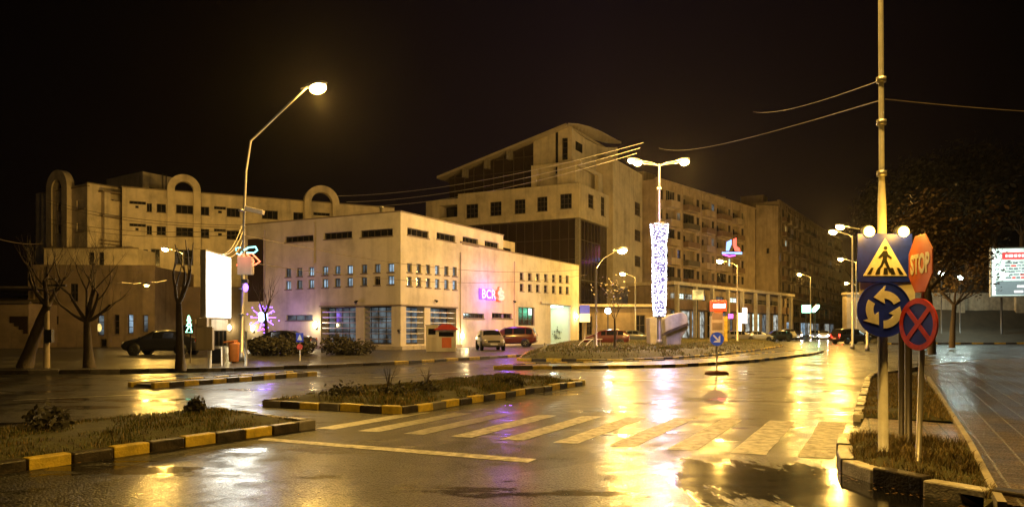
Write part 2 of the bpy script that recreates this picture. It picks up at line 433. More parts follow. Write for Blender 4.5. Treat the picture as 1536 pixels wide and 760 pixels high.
from mathutils import noise as mn
def soil(name, poly, z, mat_, rise=0., step=.35, parent=None, wob=.02):
    """a planted bed: gridded sheet that swells in the middle"""
    poly = ccw(poly)
    mb = MB()
    mb.prism(poly, -.05, z-.07)
    xs = [p[0] for p in poly]; ys = [p[1] for p in poly]
    nx = max(2, int((max(xs)-min(xs))/step)); ny = max(2, int((max(ys)-min(ys))/step))
    def edge(x, y):
        d = 1e9
        for i in range(len(poly)):
            a, b = Vector(poly[i-1]), Vector(poly[i]); p = Vector((x, y))
            t = max(0, min(1, (p-a).dot(b-a)/max(1e-9, (b-a).length_squared)))
            d = min(d, (p-a-(b-a)*t).length)
        return d
    idx = {}; vs = []; fs = []
    def vid(i, j):
        if (i, j) in idx: return idx[i, j]
        x = min(xs)+(max(xs)-min(xs))*i/nx; y = min(ys)+(max(ys)-min(ys))*j/ny
        if inside(poly, x, y): e = edge(x, y)
        else:
            bp_ = None; bd = 1e9; p = Vector((x, y))
            for k in range(len(poly)):
                a, b = Vector(poly[k-1]), Vector(poly[k]); t = max(0, min(1, (p-a).dot(b-a)/max(1e-9, (b-a).length_squared))); c_ = a+(b-a)*t
                if (p-c_).length < bd: bd, bp_ = (p-c_).length, c_
            x, y, e = bp_.x, bp_.y, 0
        q = min(1, e/max(.6, rise*4)); q = q*q*(3-2*q)
        vs.append((x, y, z - .03 + q*rise + min(1, e/.4)*(.025 + wob*mn.noise(Vector((x*1.7, y*1.7, 0))))))
        idx[i, j] = len(vs)-1; return idx[i, j]
    for i in range(nx):
        for j in range(ny):
            c = [(min(xs)+(max(xs)-min(xs))*(i+a)/nx, min(ys)+(max(ys)-min(ys))*(j+b)/ny) for a, b in ((0,0),(1,0),(1,1),(0,1))]
            if any(inside(poly, *p) for p in c): fs.append((vid(i,j), vid(i+1,j), vid(i+1,j+1), vid(i,j+1)))
    mb.add(vs, fs, 0, True)
    return struct(mb.build(name, mat_, parent)), edge

def blades(name, polys, n, hh, mats, zf, wid=.006, clump=1.6, lean=.5):
    mb_v, mb_f, mb_m = [], [], []
    for poly, k in zip(polys, n):
        poly = ccw(poly)
        xs = [p[0] for p in poly]; ys = [p[1] for p in poly]
        c = 0; tries = 0
        while c < k and tries < k*30:
            tries += 1
            x = random.uniform(min(xs), max(xs)); y = random.uniform(min(ys), max(ys))
            if not inside(poly, x, y): continue
            d = mn.noise(Vector((x*clump, y*clump, 3.))) + .5*mn.noise(Vector((x*clump*3, y*clump*3, 9.)))
            if d < random.uniform(-.42, .30): continue
            c += 1
            h = random.uniform(*hh)*(.65+.7*max(0, d+.3)); th = random.uniform(0, 6.283)
            l = random.uniform(.1, 1)*lean*h; dx, dy = math.cos(th)*l, math.sin(th)*l
            ph = random.uniform(0, 6.283); wx, wy = math.cos(ph)*wid*random.uniform(.6, 1.5), math.sin(ph)*wid*random.uniform(.6, 1.5)
            z = zf(x, y); b = len(mb_v)
            mb_v += [(x-wx, y-wy, z), (x+wx, y+wy, z), (x+dx*.4+wx*.7, y+dy*.4+wy*.7, z+h*.62), (x+dx*.4-wx*.7, y+dy*.4-wy*.7, z+h*.62), (x+dx, y+dy, z+h*.96)]
            mb_f += [(b, b+1, b+2, b+3), (b+3, b+2, b+4)]
            r = random.random() + .25*mn.noise(Vector((x*.8, y*.8, 5)))
            mi = 0 if r < .45 else (1 if r < .8 else 2); mb_m += [mi, mi]
    me = bpy.data.meshes.new(name); me.from_pydata(mb_v, [], mb_f)
    for m in mats: me.materials.append(m)
    me.polygons.foreach_set('material_index', mb_m); me.update()
    return struct(link(name, me), 'stuff')

m_g1 = mat('grass_green', (.095,.105,.024), .55, .4, 3)
m_g2 = mat('grass_olive', (.14,.115,.035), .6, .4, 3)
m_g3 = mat('grass_dry', (.27,.19,.07), .7, .3, 3)
GR = [m_g1, m_g2, m_g3]

# ground and road
mb = MB(); mb.quad((-1500,-300,-.03),(1500,-300,-.03),(1500,2500,-.03),(-1500,2500,-.03)); struct(mb.build('ground', m_earth))
mb = MB(); mb.quad((-70,-25,0),(110,-25,0),(110,260,0),(-70,260,0)); struct(mb.build('road', m_asph))

# near traffic island (planted median, cut by the crossing)
def isl(px): return [gp(*p) for p in px]
A0 = gp(36,706); A1 = gp(474,642)
dA = (A1-A0).normalized(); nA = Vector((-dA.y, dA.x, 0))
A_near0 = A0 - dA*5.0
A_back1 = gp(330, 622); A_back0 = A_back1 - dA*8.2
A_poly = [A_near0, A1, A_back1, A_back0]
i1 = ccw(A_poly)
EY = [m_yel, m_blk]
o, e1 = soil('traffic_island', inset(i1, .08), .12, m_soil, .10); near_isl = o
kerb('kerb', [A0 - dA*4.96, A1], EY, near_isl, side=1)
kerb('kerb', [A1 + nA*.16 + dA*0.0, A_back1 + dA*.0], [m_blk, m_conc], near_isl, side=1)
kerb('kerb', [A_back1, A_back0], EY, near_isl, side=1)
def topz(edge, z, rise):
    def f(x, y):
        e = edge(x, y); q = min(1, e/max(.6, rise*4)); q = q*q*(3-2*q)
        return z - .03 + q*rise + min(1, e/.4)*.02
    return f
# second island past the crossing gap
B_l = gp(392,609); B_n = gp(606,621); B_f = gp(879,577); B_b = gp(742,569.5)
B_poly = ccw([B_l, B_n, B_f, B_b])
o, e2 = soil('traffic_island', inset(B_poly, .08), .12, m_soil, .12); isl2 = o
kerb('kerb', [B_l, B_n, B_f], EY, isl2, side=1)
kerb('kerb', [B_f, B_b, B_l], EY, isl2, side=1)
blades('grass', [inset(i1, .2)], [15000], (.02, .08), GR, topz(e1, .12, .10), .005, 1.1)
blades('grass', [inset(B_poly, .2)], [14000], (.03, .10), GR, topz(e2, .12, .12), .009, 1.1)

# narrow island on the far side street
C_l = gp(231,582); C_r = gp(476,563)
dC = (C_r-C_l).normalized(); nC = Vector((-dC.y, dC.x, 0))
C_poly = ccw([C_l, C_r, C_r+nC*1.1, C_l+nC*1.1])
o, e3 = soil('traffic_island', inset(C_poly, .08), .12, m_concd, .02, .6); isl3 = o
kerb('kerb', [C_l, C_r], EY, isl3, side=1)
kerb('kerb', [C_r, C_r+nC*1.1], EY, isl3, side=1)
kerb('kerb', [C_r+nC*1.1, C_l+nC*1.1], EY, isl3, side=1)

# apron island in front of the roundabout
lo = isl([(740,553.5),(860,553),(1000,551),(1044,549),(1120,544),(1180,537.5),(1222,532),(1236,528)])
up = isl([(1205,526),(1150,531),(1080,538.5),(1000,543),(900,546),(800,548),(750,551)])
D_poly = ccw(lo+up)
o, e4 = soil('traffic_island', inset(D_poly, .1), .12, m_asph2, 0, .8, wob=.004); isl4 = o
kerb('kerb', lo, EY, isl4, step=.8, side=1)
kerb('kerb', up, EY, isl4, step=.8, side=1)
# planted roundabout
rb = isl([(775,541),(860,542.5),(940,542),(1010,539),(1080,533),(1140,525.5),(1175,519.5),(1160,515.5),(1080,512),(980,511),(890,513),(830,519),(790,530)])
E_poly = ccw(rb)
o, e5 = soil('roundabout_island', inset(E_poly, .12), .13, m_soil, .32, .6, wob=.05); isl5 = o
kerb('kerb', rb+[rb[0]], EY, isl5, step=.8, side=1)
def z5(x, y): return topz(e5, .13, .32)(x, y)
blades('grass', [inset(E_poly, .15)], [34000], (.05, .16), GR, z5, .018, .9)

# far pavement, the ground of the bank and the big buildings
far_edge = [Vector(p+(0,)) for p in ((-75,21),(-40,24),(-16.5,27.6),(-11,29.2),(-8.2,31.5),(-5.4,35.2),(-1.45,41.6),(5.46,53.9),(12.5,67),(19,81),(26,97),(33,115),(44,150),(56,200))]
mb = MB()
pav = [(p.x, p.y) for p in far_edge] + [(56,260),(-75,260)]
mb.prism(ccw(inset(ccw(pav), .08)), -.05, .125)
far_pav = struct(mb.build('pavement', m_asph2))
kerb('kerb', far_edge[:6], [m_concd, m_blk], far_pav, w=.2, step=1.0, side=1)
kerb('kerb', far_edge[5:11], [m_yel, m_blk], far_pav, w=.2, step=1.0, side=1)

# ---- right corner: kerb, planting strip, paver pavement
K = isl([(1320,563.5),(1306,565.5),(1298,571)]) + [gp(1279,632)]
near_curve = [Vector(p+(0,)) for p in ((4.60,10.75),(3.80,8.95),(3.66,8.50),(3.68,8.12),(3.80,7.74),(4.02,7.30),(4.32,6.86),(4.75,6.25),(5.5,5.2),(6.6,3.9),(8.5,2.0),(11,0))]
far_right = [gp(1368,555), gp(1420,549), gp(1474,543), gp(1535,540), Vector((36,45,0)), Vector((60,54,0))]
# paver inner edge (top of the slab at .13)
pe = [gp(1395,565,.13), gp(1422,606,.13), gp(1460,664,.13), gp(1492,724,.13)]
pdir = (pe[3]-pe[0]).normalized()
pe_near = pe[3]+pdir*1.0
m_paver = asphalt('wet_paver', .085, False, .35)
nt = m_paver.node_tree; pb = nt.nodes['Principled BSDF']
def paver_joints(m, bw, rh, rot, dark=.35, hgt=.9):
    nt = m.node_tree; L = nt.links; p = nt.nodes['Principled BSDF']
    tc = nd(nt, 'ShaderNodeTexCoord'); mp = nd(nt, 'ShaderNodeMapping'); mp.inputs['Rotation'].default_value = (0,0,rot)
    L.new(tc.outputs['Object'], mp.inputs['Vector'])
    br = nd(nt, 'ShaderNodeTexBrick'); br.offset = 0.0; br.inputs['Scale'].default_value = 1; br.inputs['Brick Width'].default_value = bw; br.inputs['Row Height'].default_value = rh
    br.inputs['Mortar Size'].default_value = .014; br.inputs['Mortar Smooth'].default_value = .3
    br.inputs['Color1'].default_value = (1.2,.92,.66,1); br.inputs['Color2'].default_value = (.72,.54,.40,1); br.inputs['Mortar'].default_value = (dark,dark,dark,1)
    L.new(mp.outputs[0], br.inputs['Vector'])
    src = p.inputs['Base Color'].links[0].from_socket
    mx = nd(nt, 'ShaderNodeMix', data_type='RGBA', blend_type='MULTIPLY'); mx.inputs[0].default_value = 1
    L.new(src, mx.inputs[6]); L.new(br.outputs['Color'], mx.inputs[7]); L.new(mx.outputs[2], p.inputs['Base Color'])
    nsrc = p.inputs['Normal'].links[0].from_socket
    b = nd(nt, 'ShaderNodeBump', invert=True); b.inputs['Strength'].default_value = hgt; b.inputs['Distance'].default_value = .012
    L.new(br.outputs['Fac'], b.inputs['Height']); L.new(nsrc, b.inputs['Normal']); L.new(b.outputs[0], p.inputs['Normal'])
paver_joints(m_paver, .30, .30, R(27), 2.0)  # pale joint colour paints in the highlights along the wet joints
m_paver2 = asphalt('pale_paver', .2, False, .5); paver_joints(m_paver2, .25, .25, R(24), .25)
mb = MB()
pv = [pe_near, Vector((5.2,5.6,0)), Vector((6.5,4.1,0)), Vector((8.5,2.2,0)), Vector((11,.2,0)), Vector((60,0,0)), Vector((60,53.8,0))] + [p - Vector((0,.15,0)) for p in far_right[::-1][1:]] + [gp(1368,555)-Vector((-.2,.3,0)), pe[0]+Vector((.3,.8,0))]
pv2 = [xy(p) for p in pv] + [xy(pe[0]), xy(pe[1]), xy(pe[2]), xy(pe[3])]
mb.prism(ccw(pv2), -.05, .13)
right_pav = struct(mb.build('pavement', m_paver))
# edging strip beside the pavers
mb = MB()
for a, b in zip(pe[:-1]+[pe[3]], pe[1:]+[pe_near]):
    t = (b-a).normalized(); n = Vector((t.y, -t.x, 0))
    c = a+n*.004; d = b+n*.004
    mb.prism(ccw([xy(c), xy(d), xy(d+n*.07), xy(c+n*.07)]), 0, .15)
struct(mb.build('kerb_edging', m_conc, right_pav))
# kerb stones: far strip, wrap to the right, then the near curve
EW = [m_wht, m_blk]
kerb('kerb', [gp(1279,632), gp(1298,571), gp(1306,566)], EW, right_pav, step=.62, w=.17, side=-1)
kerb('kerb', [gp(1306,566), gp(1320,563.5)]+far_right, [m_conc, m_blk], right_pav, step=.8, w=.17, side=-1)
kerb('kerb', near_curve, EW, right_pav, step=.60, w=.17, h=.16, side=1)
# planting beds (near patch and far strip) and the paved crossing between them
cA, cB = gp(1274,642), gp(1416,640,.1)
nl, nr = gp(1264,664), gp(1452,664,.1)
bed_far = ccw([xy(p) for p in (gp(1281,634)+Vector((.16,.1,0)), gp(1300,572)+Vector((.2,0,0)), gp(1322,565)+Vector((.1,-.3,0)), pe[0]+Vector((-.1,.3,0)), pe[1]-Vector((.1,0,0)), gp(1434,630,.12)-Vector((.02,0,0)))])
o, e6 = soil('planting_bed', bed_far, .13, m_soil, .05, .3, right_pav)
inner = [p + Vector((.17,.05,0)) for p in near_curve[:6]]
bed_near = ccw([xy(p) for p in inner] + [(4.47,7.0), (pe_near.x-.14, pe_near.y+.1), (pe[3].x-.1, pe[3].y), (pe[2].x-.12, pe[2].y-.1), (nl.x+.25, nl.y-.15)])
o, e7 = soil('planting_bed', bed_near, .15, m_soil, .05, .2, right_pav)
mb = MB()
cr = [nl+Vector((.2,.02,0)), Vector((pe[2].x-.09, pe[2].y+.02, 0)), Vector((gp(1434,632,.12).x-.07, gp(1434,632,.12).y-.12, 0)), gp(1279,634)+Vector((.18,-.05,0))]
mb.prism(ccw([xy(p) for p in cr]), -.05, .10)
struct(mb.build('paved_crossing', m_paver2, right_pav))
blades('grass', [bed_near], [5200], (.03, .13), [m_g2, m_g3, m_g3], topz(e7, .15, .05), .0035, 2.6, 1.0)
blades('grass', [bed_far], [7000], (.03, .10), [m_g2, m_g3, m_g3], topz(e6, .13, .05), .007, 2.0, .9)
# road markings: sheets 4 mm above the road
mb = MB()
def strip(poly, z=.004, mi=0): mb.add([(p[0], p[1], z) for p in ccw(poly)], [tuple(range(len(poly)))], mi)
P0, PS = Vector((-1.68,11.74)), Vector((.752,-.307)); Q0, QS = Vector((-.30,14.5)), Vector((.806,-.176))
wv = Vector((.34,-.11))
for i in range(-2, 8):
    a, b = P0+PS*i, Q0+QS*i
    k = 1.0 if i < 6 else 1.22
    n = 9; L_, R_ = [], []
    for t in range(n+1):
        q = t/n; c = a+(b-a)*q; j = .012
        L_.append(c+Vector((random.uniform(-j,j), 0))); R_.append(c+wv*k+Vector((random.uniform(-j,j), 0)))
    strip(L_+R_[::-1], mi=0 if i >= 1 else 1)
a, b, c, d = gp(398,656.5), gp(805,688), gp(792,693.5), gp(386,659.5)
strip([a, b, c, d])
# lane lines on the far street
for px0, px1, y0, y1 in ((20,240,600,590),(560,690,566,557)):
    a, b = gp(px0,y0), gp(px1,y1); t = (b-a).normalized(); n = Vector((-t.y,t.x,0))*.07
    strip([a-n, b-n, b+n, a+n], mi=1)
a, b = gp(905,571), gp(1180,567); t = (b-a).normalized(); n = Vector((-t.y,t.x,0))*.08
strip([a-n, b-n, b+n, a+n], mi=1)
struct(mb.build('road_marking', [m_paint, m_paintw]))

# right: road edge, earth bank, hillside
fk = [Vector((40,83,0)), Vector((58,85,0)), Vector((90,88,0)), Vector((110,90,0))]
mb = MB(); nx, ny = 40, 24
vs = []
for j in range(ny+1):
    for i in range(nx+1):
        v = j/ny; yv = 83.2 + v**1.6*230
        x = 40 + (yv-83.2)*.56 + i*4.0
        y0 = 83.2 + i*.4
        y = yv + i*.4
        d = y-y0
        z = .13 + min(1.75, d*.25) + (3.9 if d > 10.5 else 0) + max(0, d-12)*.22
        z += .25*mn.noise(Vector((x*.3, y*.3, 0)))*min(1, d/3)
        vs.append((x, y, z))
fs = [(j*(nx+1)+i, j*(nx+1)+i+1, (j+1)*(nx+1)+i+1, (j+1)*(nx+1)+i) for j in range(ny) for i in range(nx)]
mb.add(vs, fs, 0, True); hill = struct(mb.build('hillside', m_earth))
kerb('kerb', fk, [m_yel, m_blk], None, w=.3, h=.16, step=1.35, side=1)

# fallen leaves and grit along the corner and the near island
random.seed(90)
lv, lf = [], []
def litter(x, y, z, s):
    a = random.uniform(0, 6.283); t1, t2 = random.uniform(-.3,.3), random.uniform(-.3,.3); b = len(lv)
    for u, v in ((-1,0),(0,.55),(1,0),(0,-.55)):
        dx, dy = (u*math.cos(a)-v*math.sin(a))*s, (u*math.sin(a)+v*math.cos(a))*s
        lv.append((x+dx, y+dy, z+abs(dx*t1+dy*t2)))
    lf.append((b,b+1,b+2,b+3))
for i in range(260):
    x, y = random.uniform(3.7,6.2), random.uniform(7.0,10.2)
    if inside(bed_near, x, y): litter(x, y, .165, random.uniform(.012,.035))
for i in range(90):
    q = random.random(); k = random.randrange(len(near_curve)-6); p = near_curve[k]+(near_curve[k+1]-near_curve[k])*q
    litter(p.x-abs(random.gauss(.05,.16)), p.y+random.gauss(0,.05), .006, random.uniform(.012,.03))
for i in range(160):
    x, y = random.uniform(-9,-2.5), random.uniform(6,14)
    if inside(i1, x, y): litter(x, y, .17, random.uniform(.012,.03))
for i in range(60):
    q = random.random()*8; p = A0+dA*(q-3.5)-nA*abs(random.gauss(.03,.12)); litter(p.x, p.y, .006, random.uniform(.012,.03))
me = bpy.data.meshes.new('leaf_litter'); me.from_pydata(lv, [], lf); me.materials.append(mat('fallen_leaf', (.12,.075,.02), .5, .6, 3, tint=(.22,.12,.03)))
struct(link('leaf_litter', me), 'stuff')
# ------------------------------------------------------------------ buildings
class Frame:
    """a vertical facade plane of a building: u along it (left to right as seen from outside), y inward, z up"""
    def __init__(self, root, M):
        self.root, self.M = root, M
        W = Matrix.Translation(root.location) @ Matrix.Rotation(root.rotation_euler.z, 4, 'Z') @ M
        self.O = W.translation.copy(); self.d = (W.to_3x3() @ Vector((1,0,0))).normalized()
    def u(self, px):
        rx = (px-HX)/F
        return (rx*self.O.y - self.O.x)/(self.d.x - rx*self.d.y)
    def z(self, px, py):
        Y = self.O.y + self.u(px)*self.d.y
        return EYE - (py-HZ)/F*Y - self.O.z
    def rect(self, x0, x1, ytop, ybot):
        """pixel box -> facade rectangle; heights read at its middle"""
        u0, u1 = self.u(x0), self.u(x1); xm = (x0+x1)/2
        return (u0, u1, self.z(xm, ybot), self.z(xm, ytop))

def LEFT(depth):   # facade on the building's left side (local plane x=0), seen from the left
    return Matrix(((0,1,0,0),(-1,0,0,depth),(0,0,1,0),(0,0,0,1)))
def RIGHT(width):  # facade on the building's right side (local plane x=width)
    return Matrix(((0,-1,0,width),(1,0,0,0),(0,0,1,0),(0,0,0,1)))
I4 = Matrix.Identity(4)

def facade(mb, M, u0, u1, z0, z1, holes=(), rev=.22, mi=0):
    """wall sheet with real openings and their reveals"""
    old = mb.M; mb.M = old @ M
    hs = [h for h in holes if h[1] > u0+.02 and h[0] < u1-.02 and h[3] > z0+.02 and h[2] < z1-.02]
    hs = [(max(h[0], u0+.01), min(h[1], u1-.01), max(h[2], z0+.01), min(h[3], z1-.01)) for h in hs]
    us = sorted({u0, u1, *[h[0] for h in hs], *[h[1] for h in hs]}); zs = sorted({z0, z1, *[h[2] for h in hs], *[h[3] for h in hs]})
    for i in range(len(us)-1):
        uc = (us[i]+us[i+1])/2
        col = [h for h in hs if h[0] < uc < h[1]]
        j = 0
        while j < len(zs)-1:
            if any(h[2] < (zs[j]+zs[j+1])/2 < h[3] for h in col): j += 1; continue
            k = j
            while k < len(zs)-1 and not any(h[2] < (zs[k]+zs[k+1])/2 < h[3] for h in col): k += 1
            mb.quad((us[i],0,zs[j]),(us[i+1],0,zs[j]),(us[i+1],0,zs[k]),(us[i],0,zs[k]), mi); j = k
    for (a, b, c, d) in hs:
        mb.quad((a,0,c),(b,0,c),(b,rev,c),(a,rev,c), mi); mb.quad((a,rev,d),(b,rev,d),(b,0,d),(a,0,d), mi)
        mb.quad((a,rev,c),(a,rev,d),(a,0,d),(a,0,c), mi); mb.quad((b,0,c),(b,0,d),(b,rev,d),(b,rev,c), mi)
    mb.M = old

_wc = {}
def window(root, M, r, pane=m_dark, nx=1, nz=1, fr=m_frame, bar=.05, sill=True, depth=.16, name='window'):
    """frame with bars and sill as a part, its glass as a sub-part; sized alike windows share meshes"""
    u0, u1, z0, z1 = r
    w, h = round(u1-u0, 2), round(z1-z0, 2)
    key = (w, h, nx, nz, fr.name, bar, sill, depth, pane.name)
    if key not in _wc:
        mb = MB()
        y0, y1 = depth-.03, depth+.05
        mb.box(.002, bar, y0, y1, .002, h-.002); mb.box(w-bar, w-.002, y0, y1, .002, h-.002)
        mb.box(bar, w-bar, y0, y1, .002, bar); mb.box(bar, w-bar, y0, y1, h-bar, h-.002)
        for i in range(1, nx): x = w*i/nx; mb.box(x-bar*.4, x+bar*.4, y0+.005, y1-.005, bar, h-bar)
        for i in range(1, nz): z = h*i/nz; mb.box(bar, w-bar, y0+.008, y1-.008, z-bar*.4, z+bar*.4)
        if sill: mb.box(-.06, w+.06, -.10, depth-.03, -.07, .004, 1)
        g = MB(); g.quad((bar*.5, depth+.02, bar*.5), (w-bar*.5, depth+.02, bar*.5), (w-bar*.5, depth+.02, h-bar*.5), (bar*.5, depth+.02, h-bar*.5))
        _wc[key] = (mb.mesh(name, [fr, m_sill]), g.mesh('pane', pane))
    a, b = _wc[key]
    o = link(name, a, root, 0, M @ Matrix.Translation((u0, 0, z0)))
    link('pane', b, o)
    return o

def bldg(name, label, Oxy, d, group=None):
    t = thing(name, label, 'building', (Oxy[0], Oxy[1], 0), math.atan2(d[1], d[0]), group)
    return t

def nrm2(a): return Vector((a[0], a[1])).normalized()

# ---- the bank: corner block with a lower wing
dr = nrm2((.459, .888))
bank = bldg('bank_building', 'cream plastered bank with rows of small square windows and a glazed corner', (-8.1, 55.5), dr)
DEP = 15.6; LEN2, LEN1 = 34.0, 15.9; H1, H2 = 10.15, 8.75
MR, ML = I4, LEFT(DEP)
fr, fl = Frame(bank, MR), Frame(bank, ML)
wins = []   # (matrix, rect, pane, nx, nz)
holesR, holesL = [], []
def addw(fm, M, H, px, pane=m_dark, nx=1, nz=1, **kw):
    r = fm.rect(*px); H.append(r); wins.append((M, r, pane, nx, nz, kw))
# left face: strip windows, square windows, low strip
for x0, x1, y0, y1 in ((428,470,353.5,362.5),(486,528,348,358),(541,589,344,355)):
    addw(fl, ML, holesL, (x0,x1,y0,y1), m_dark, 5, 1)
lit = [m_dim,m_dim,m_cool, m_cool,m_cool,m_cool, m_dim,m_dim,m_cool, m_cool,m_dim,m_cool, m_cool,m_dim,m_cool, m_dim,m_dark,m_cool]
xsL = [(428.5,436.5),(445.5,453.5),(463,471),(483.5,492),(502,510.5),(520.5,529),(542,550.5),(561.5,570.5),(581.5,591)]
for i, (x0, x1) in enumerate(xsL):
    yt = 402.5 - i*.95; 
    addw(fl, ML, holesL, (x0,x1,yt,yt+13), lit[i], 2, 1)
    addw(fl, ML, holesL, (x0,x1,yt+18.6,yt+31.5), lit[9+i], 2, 1)
addw(fl, ML, holesL, (429.5,469,472,480.5), m_dim, 3, 1)
# right face
for x0, x1, y0, y1 in ((611,643,344,355),(655,683,350.5,361),(694,717,356.5,367.5),(727,748,362.5,372.5)):
    addw(fr, MR, holesR, (x0,x1,y0,y1), m_dark, 4, 1)
for i, x in enumerate((610.5,624.7,638.7,652.6,666.5,679.0)):
    w_ = 7.2-.22*i; yt = 394.6+i*1.15
    addw(fr, MR, holesR, (x,x+w_,yt,yt+13.6), m_dim if i != 3 else m_cool, 1, 2)
    addw(fr, MR, holesR, (x,x+w_,yt+20.2,yt+34), m_cool if i > 2 else m_dim, 1, 2)
for i, x in enumerate((779.7,792,804,816,828,838.5,848.5)):
    w_ = 5.8-.16*i; yt = 408.5+i*.75
    addw(fr, MR, holesR, (x,x+w_,yt,yt+11.5), m_dark, 1, 2)
    addw(fr, MR, holesR, (x,x+w_,yt+16.6,yt+28), m_dark, 1, 2)
addw(fr, MR, holesR, (695,726,469.5,477), m_dark, 5, 1); addw(fr, MR, holesR, (738,768,469.5,477), m_dark, 5, 1)
addw(fr, MR, holesR, (777.5,802,460.5,488), m_darkw, 3, 3, sill=False)
# glazed corner behind pillars and sunshade rails: recess openings
zt = fl.z(560, 459); zb = fl.z(560, 516)
uc = fl.u(481)
gl_L = (uc, DEP-.55, zb, zt); holesL.append(gl_L)
ur = fr.u(684.5); gl_R = (.55, ur, zb, zt); holesR.append(gl_R)
en = fr.rect(826,855.5,458,506); en = (en[0], en[1], .14, en[3]); holesR.append(en)
blind = fl.rect(371,397,361,470)
mb = MB()
facade(mb, MR, 0, LEN1, 0, H1, holesR); facade(mb, MR, LEN1, LEN2, 0, H2, holesR)
facade(mb, ML, 0, DEP, 0, H1, holesL)
# rear, end and step walls, roof slabs behind parapets
mb.quad((0,DEP,0),(0,DEP,H1),(LEN1,DEP,H1),(LEN1,DEP,0)); mb.quad((LEN1,DEP,0),(LEN1,DEP,H2),(LEN2,DEP,H2),(LEN2,DEP,0))
mb.quad((LEN2,0,0),(LEN2,DEP,0),(LEN2,DEP,H2),(LEN2,0,H2)); mb.quad((LEN1,0,H2-.5),(LEN1,DEP,H2-.5),(LEN1,DEP,H1),(LEN1,0,H1))
mb.box(.003,LEN1-.003,.003,.3,H1-.001,H1+.02); 
bw = mb.build('wall', m_plas, bank)
mb = MB(); mb.box(.3,LEN1-.3,.3,DEP-.3,H1-.6,H1-.5); mb.box(LEN1,LEN2-.3,.3,DEP-.3,H2-.6,H2-.5)
for (x0,x1,y0,y1,h) in ((-.06,LEN1+.06,-.06,.30,H1),(-.06,.30,.30,DEP,H1),(LEN1+.07,LEN2+.06,-.06,.30,H2),(LEN1-.24,LEN1+.06,.30,DEP,H1),(LEN2-.3,LEN2+.06,.3,DEP,H2)):
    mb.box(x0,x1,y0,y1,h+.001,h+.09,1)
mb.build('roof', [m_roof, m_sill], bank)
# thin string course where the low wing meets the high block
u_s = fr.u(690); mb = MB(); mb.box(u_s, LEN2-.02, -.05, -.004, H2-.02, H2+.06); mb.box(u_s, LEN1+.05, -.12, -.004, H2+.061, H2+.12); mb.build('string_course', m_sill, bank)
for (M, r, pane, nx, nz, kw) in wins: window(bank, M, r, pane, nx, nz, **kw)
# corner glazing
def glazing(root, M, r, cols, rows, dep, pane, lit=None):
    u0, u1, z0, z1 = r
    o = window(root, M, (u0+.02, u1-.02, z0+.02, z1-.02), pane, cols, rows, m_frame, .07, False, dep, 'glazed_screen')
    return o
glazing(bank, ML, gl_L, 10, 3, .9, m_dim); glazing(bank, MR, gl_R, 7, 3, .9, m_dim)
mb = MB()
for r, M in ((gl_L, ML), (gl_R, MR)):
    mb.M = M; u0, u1, z0, z1 = r
    mb.quad((u0,.0,z0),(u1,.0,z0),(u1,1.0,z0),(u0,1.0,z0)); mb.quad((u0,1.0,z1),(u1,1.0,z1),(u1,.0,z1),(u0,.0,z1))
    mb.quad((u0,1.2,z0),(u0,1.2,z1),(u0,.2,z1),(u0,.2,z0)); mb.quad((u1,.2,z0),(u1,.2,z1),(u1,1.2,z1),(u1,1.2,z0))
mb.M = I4
mb.build('loggia', m_plas2, bank)
def pillar(M, u, z0, z1):
    m = MB(); m.box(u-.42, u+.42, .05, .75, z0, z1); m.build('pillar', m_plas, bank, .02, M)
for px in (539.5, 598): pillar(ML, min(fl.u(px), DEP-.45), zb+.003, zt-.003)
pillar(MR, fr.u(642), zb+.003, zt-.003)
for r, M in ((gl_L, ML), (gl_R, MR)):
    for k in range(6):
        z = r[2]+.35+k*(r[3]-r[2])*.145
        m = MB(); m.box(r[0]+.03, r[1]-.03, .10, .17, z, z+.07); m.build('sunshade_rail', m_galv, bank, 0, M)
mb = MB(); mb.box(fl.u(478)-.1, DEP+.08, -.10, -.003, zt+.001, zt+.09); mb.M = ML
mb = MB(); mb.M = ML; mb.box(uc-.1, DEP+.09, -.09, -.004, zt+.002, zt+.10); mb.M = MR; mb.box(-.09+.1, ur+.1, -.09, -.004, zt+.003, zt+.101); mb.build('lintel', m_sill, bank)
# plinth in front of the glazed corner
mb = MB(); mb.M = ML; mb.box(uc-.1, DEP+.5, -.5, -.003, 0, zb-.12); mb.M = MR; mb.box(.003, ur+.1, -.5, -.003, 0, zb-.121); mb.build('plinth', m_conc, bank)
# dark tall recess panel at the far left of the left face
mb = MB(); mb.M = ML; r = fl.rect(372,395,358,452); mb.box(max(.05, r[0]), r[1], -.03, -.004, r[2], r[3]); mb.build('louvre_panel', m_darkw, bank)
# bright entrance
u0, u1, z0, z1 = en
mb = MB(); mb.M = MR
mb.quad((u0,0,z0),(u1,0,z0),(u1,2.4,z0),(u0,2.4,z0)); mb.quad((u0,2.4,z1),(u1,2.4,z1),(u1,0,z1),(u0,0,z1))
mb.quad((u0,2.4,z0),(u0,2.4,z1),(u0,0.2,z1),(u0,0.2,z0)); mb.quad((u1,.2,z0),(u1,.2,z1),(u1,2.4,z1),(u1,2.4,z0)); mb.quad((u0,2.4,z0),(u1,2.4,z0),(u1,2.4,z1),(u0,2.4,z1))
mb.build('entrance_recess', mat('entrance_paint', (.55,.62,.52), .7, .1, 1), bank)
ew = (u1-u0)
dpart = window(bank, MR, (u0+.1, u0+ew*.42, z0+.02, z1-.1), m_white, 2, 4, m_frame, .07, False, 1.6, 'entrance_door')
mb = MB(); mb.box(u0+ew*.55, u0+ew*.9, .6, 2.0, z1-.12, z1-.04); mb.build('ceiling_lamp', mat('entrance_tube', (.8,.8,.8), .4, 0, emit=(.8,1,.85), es=6), bank)
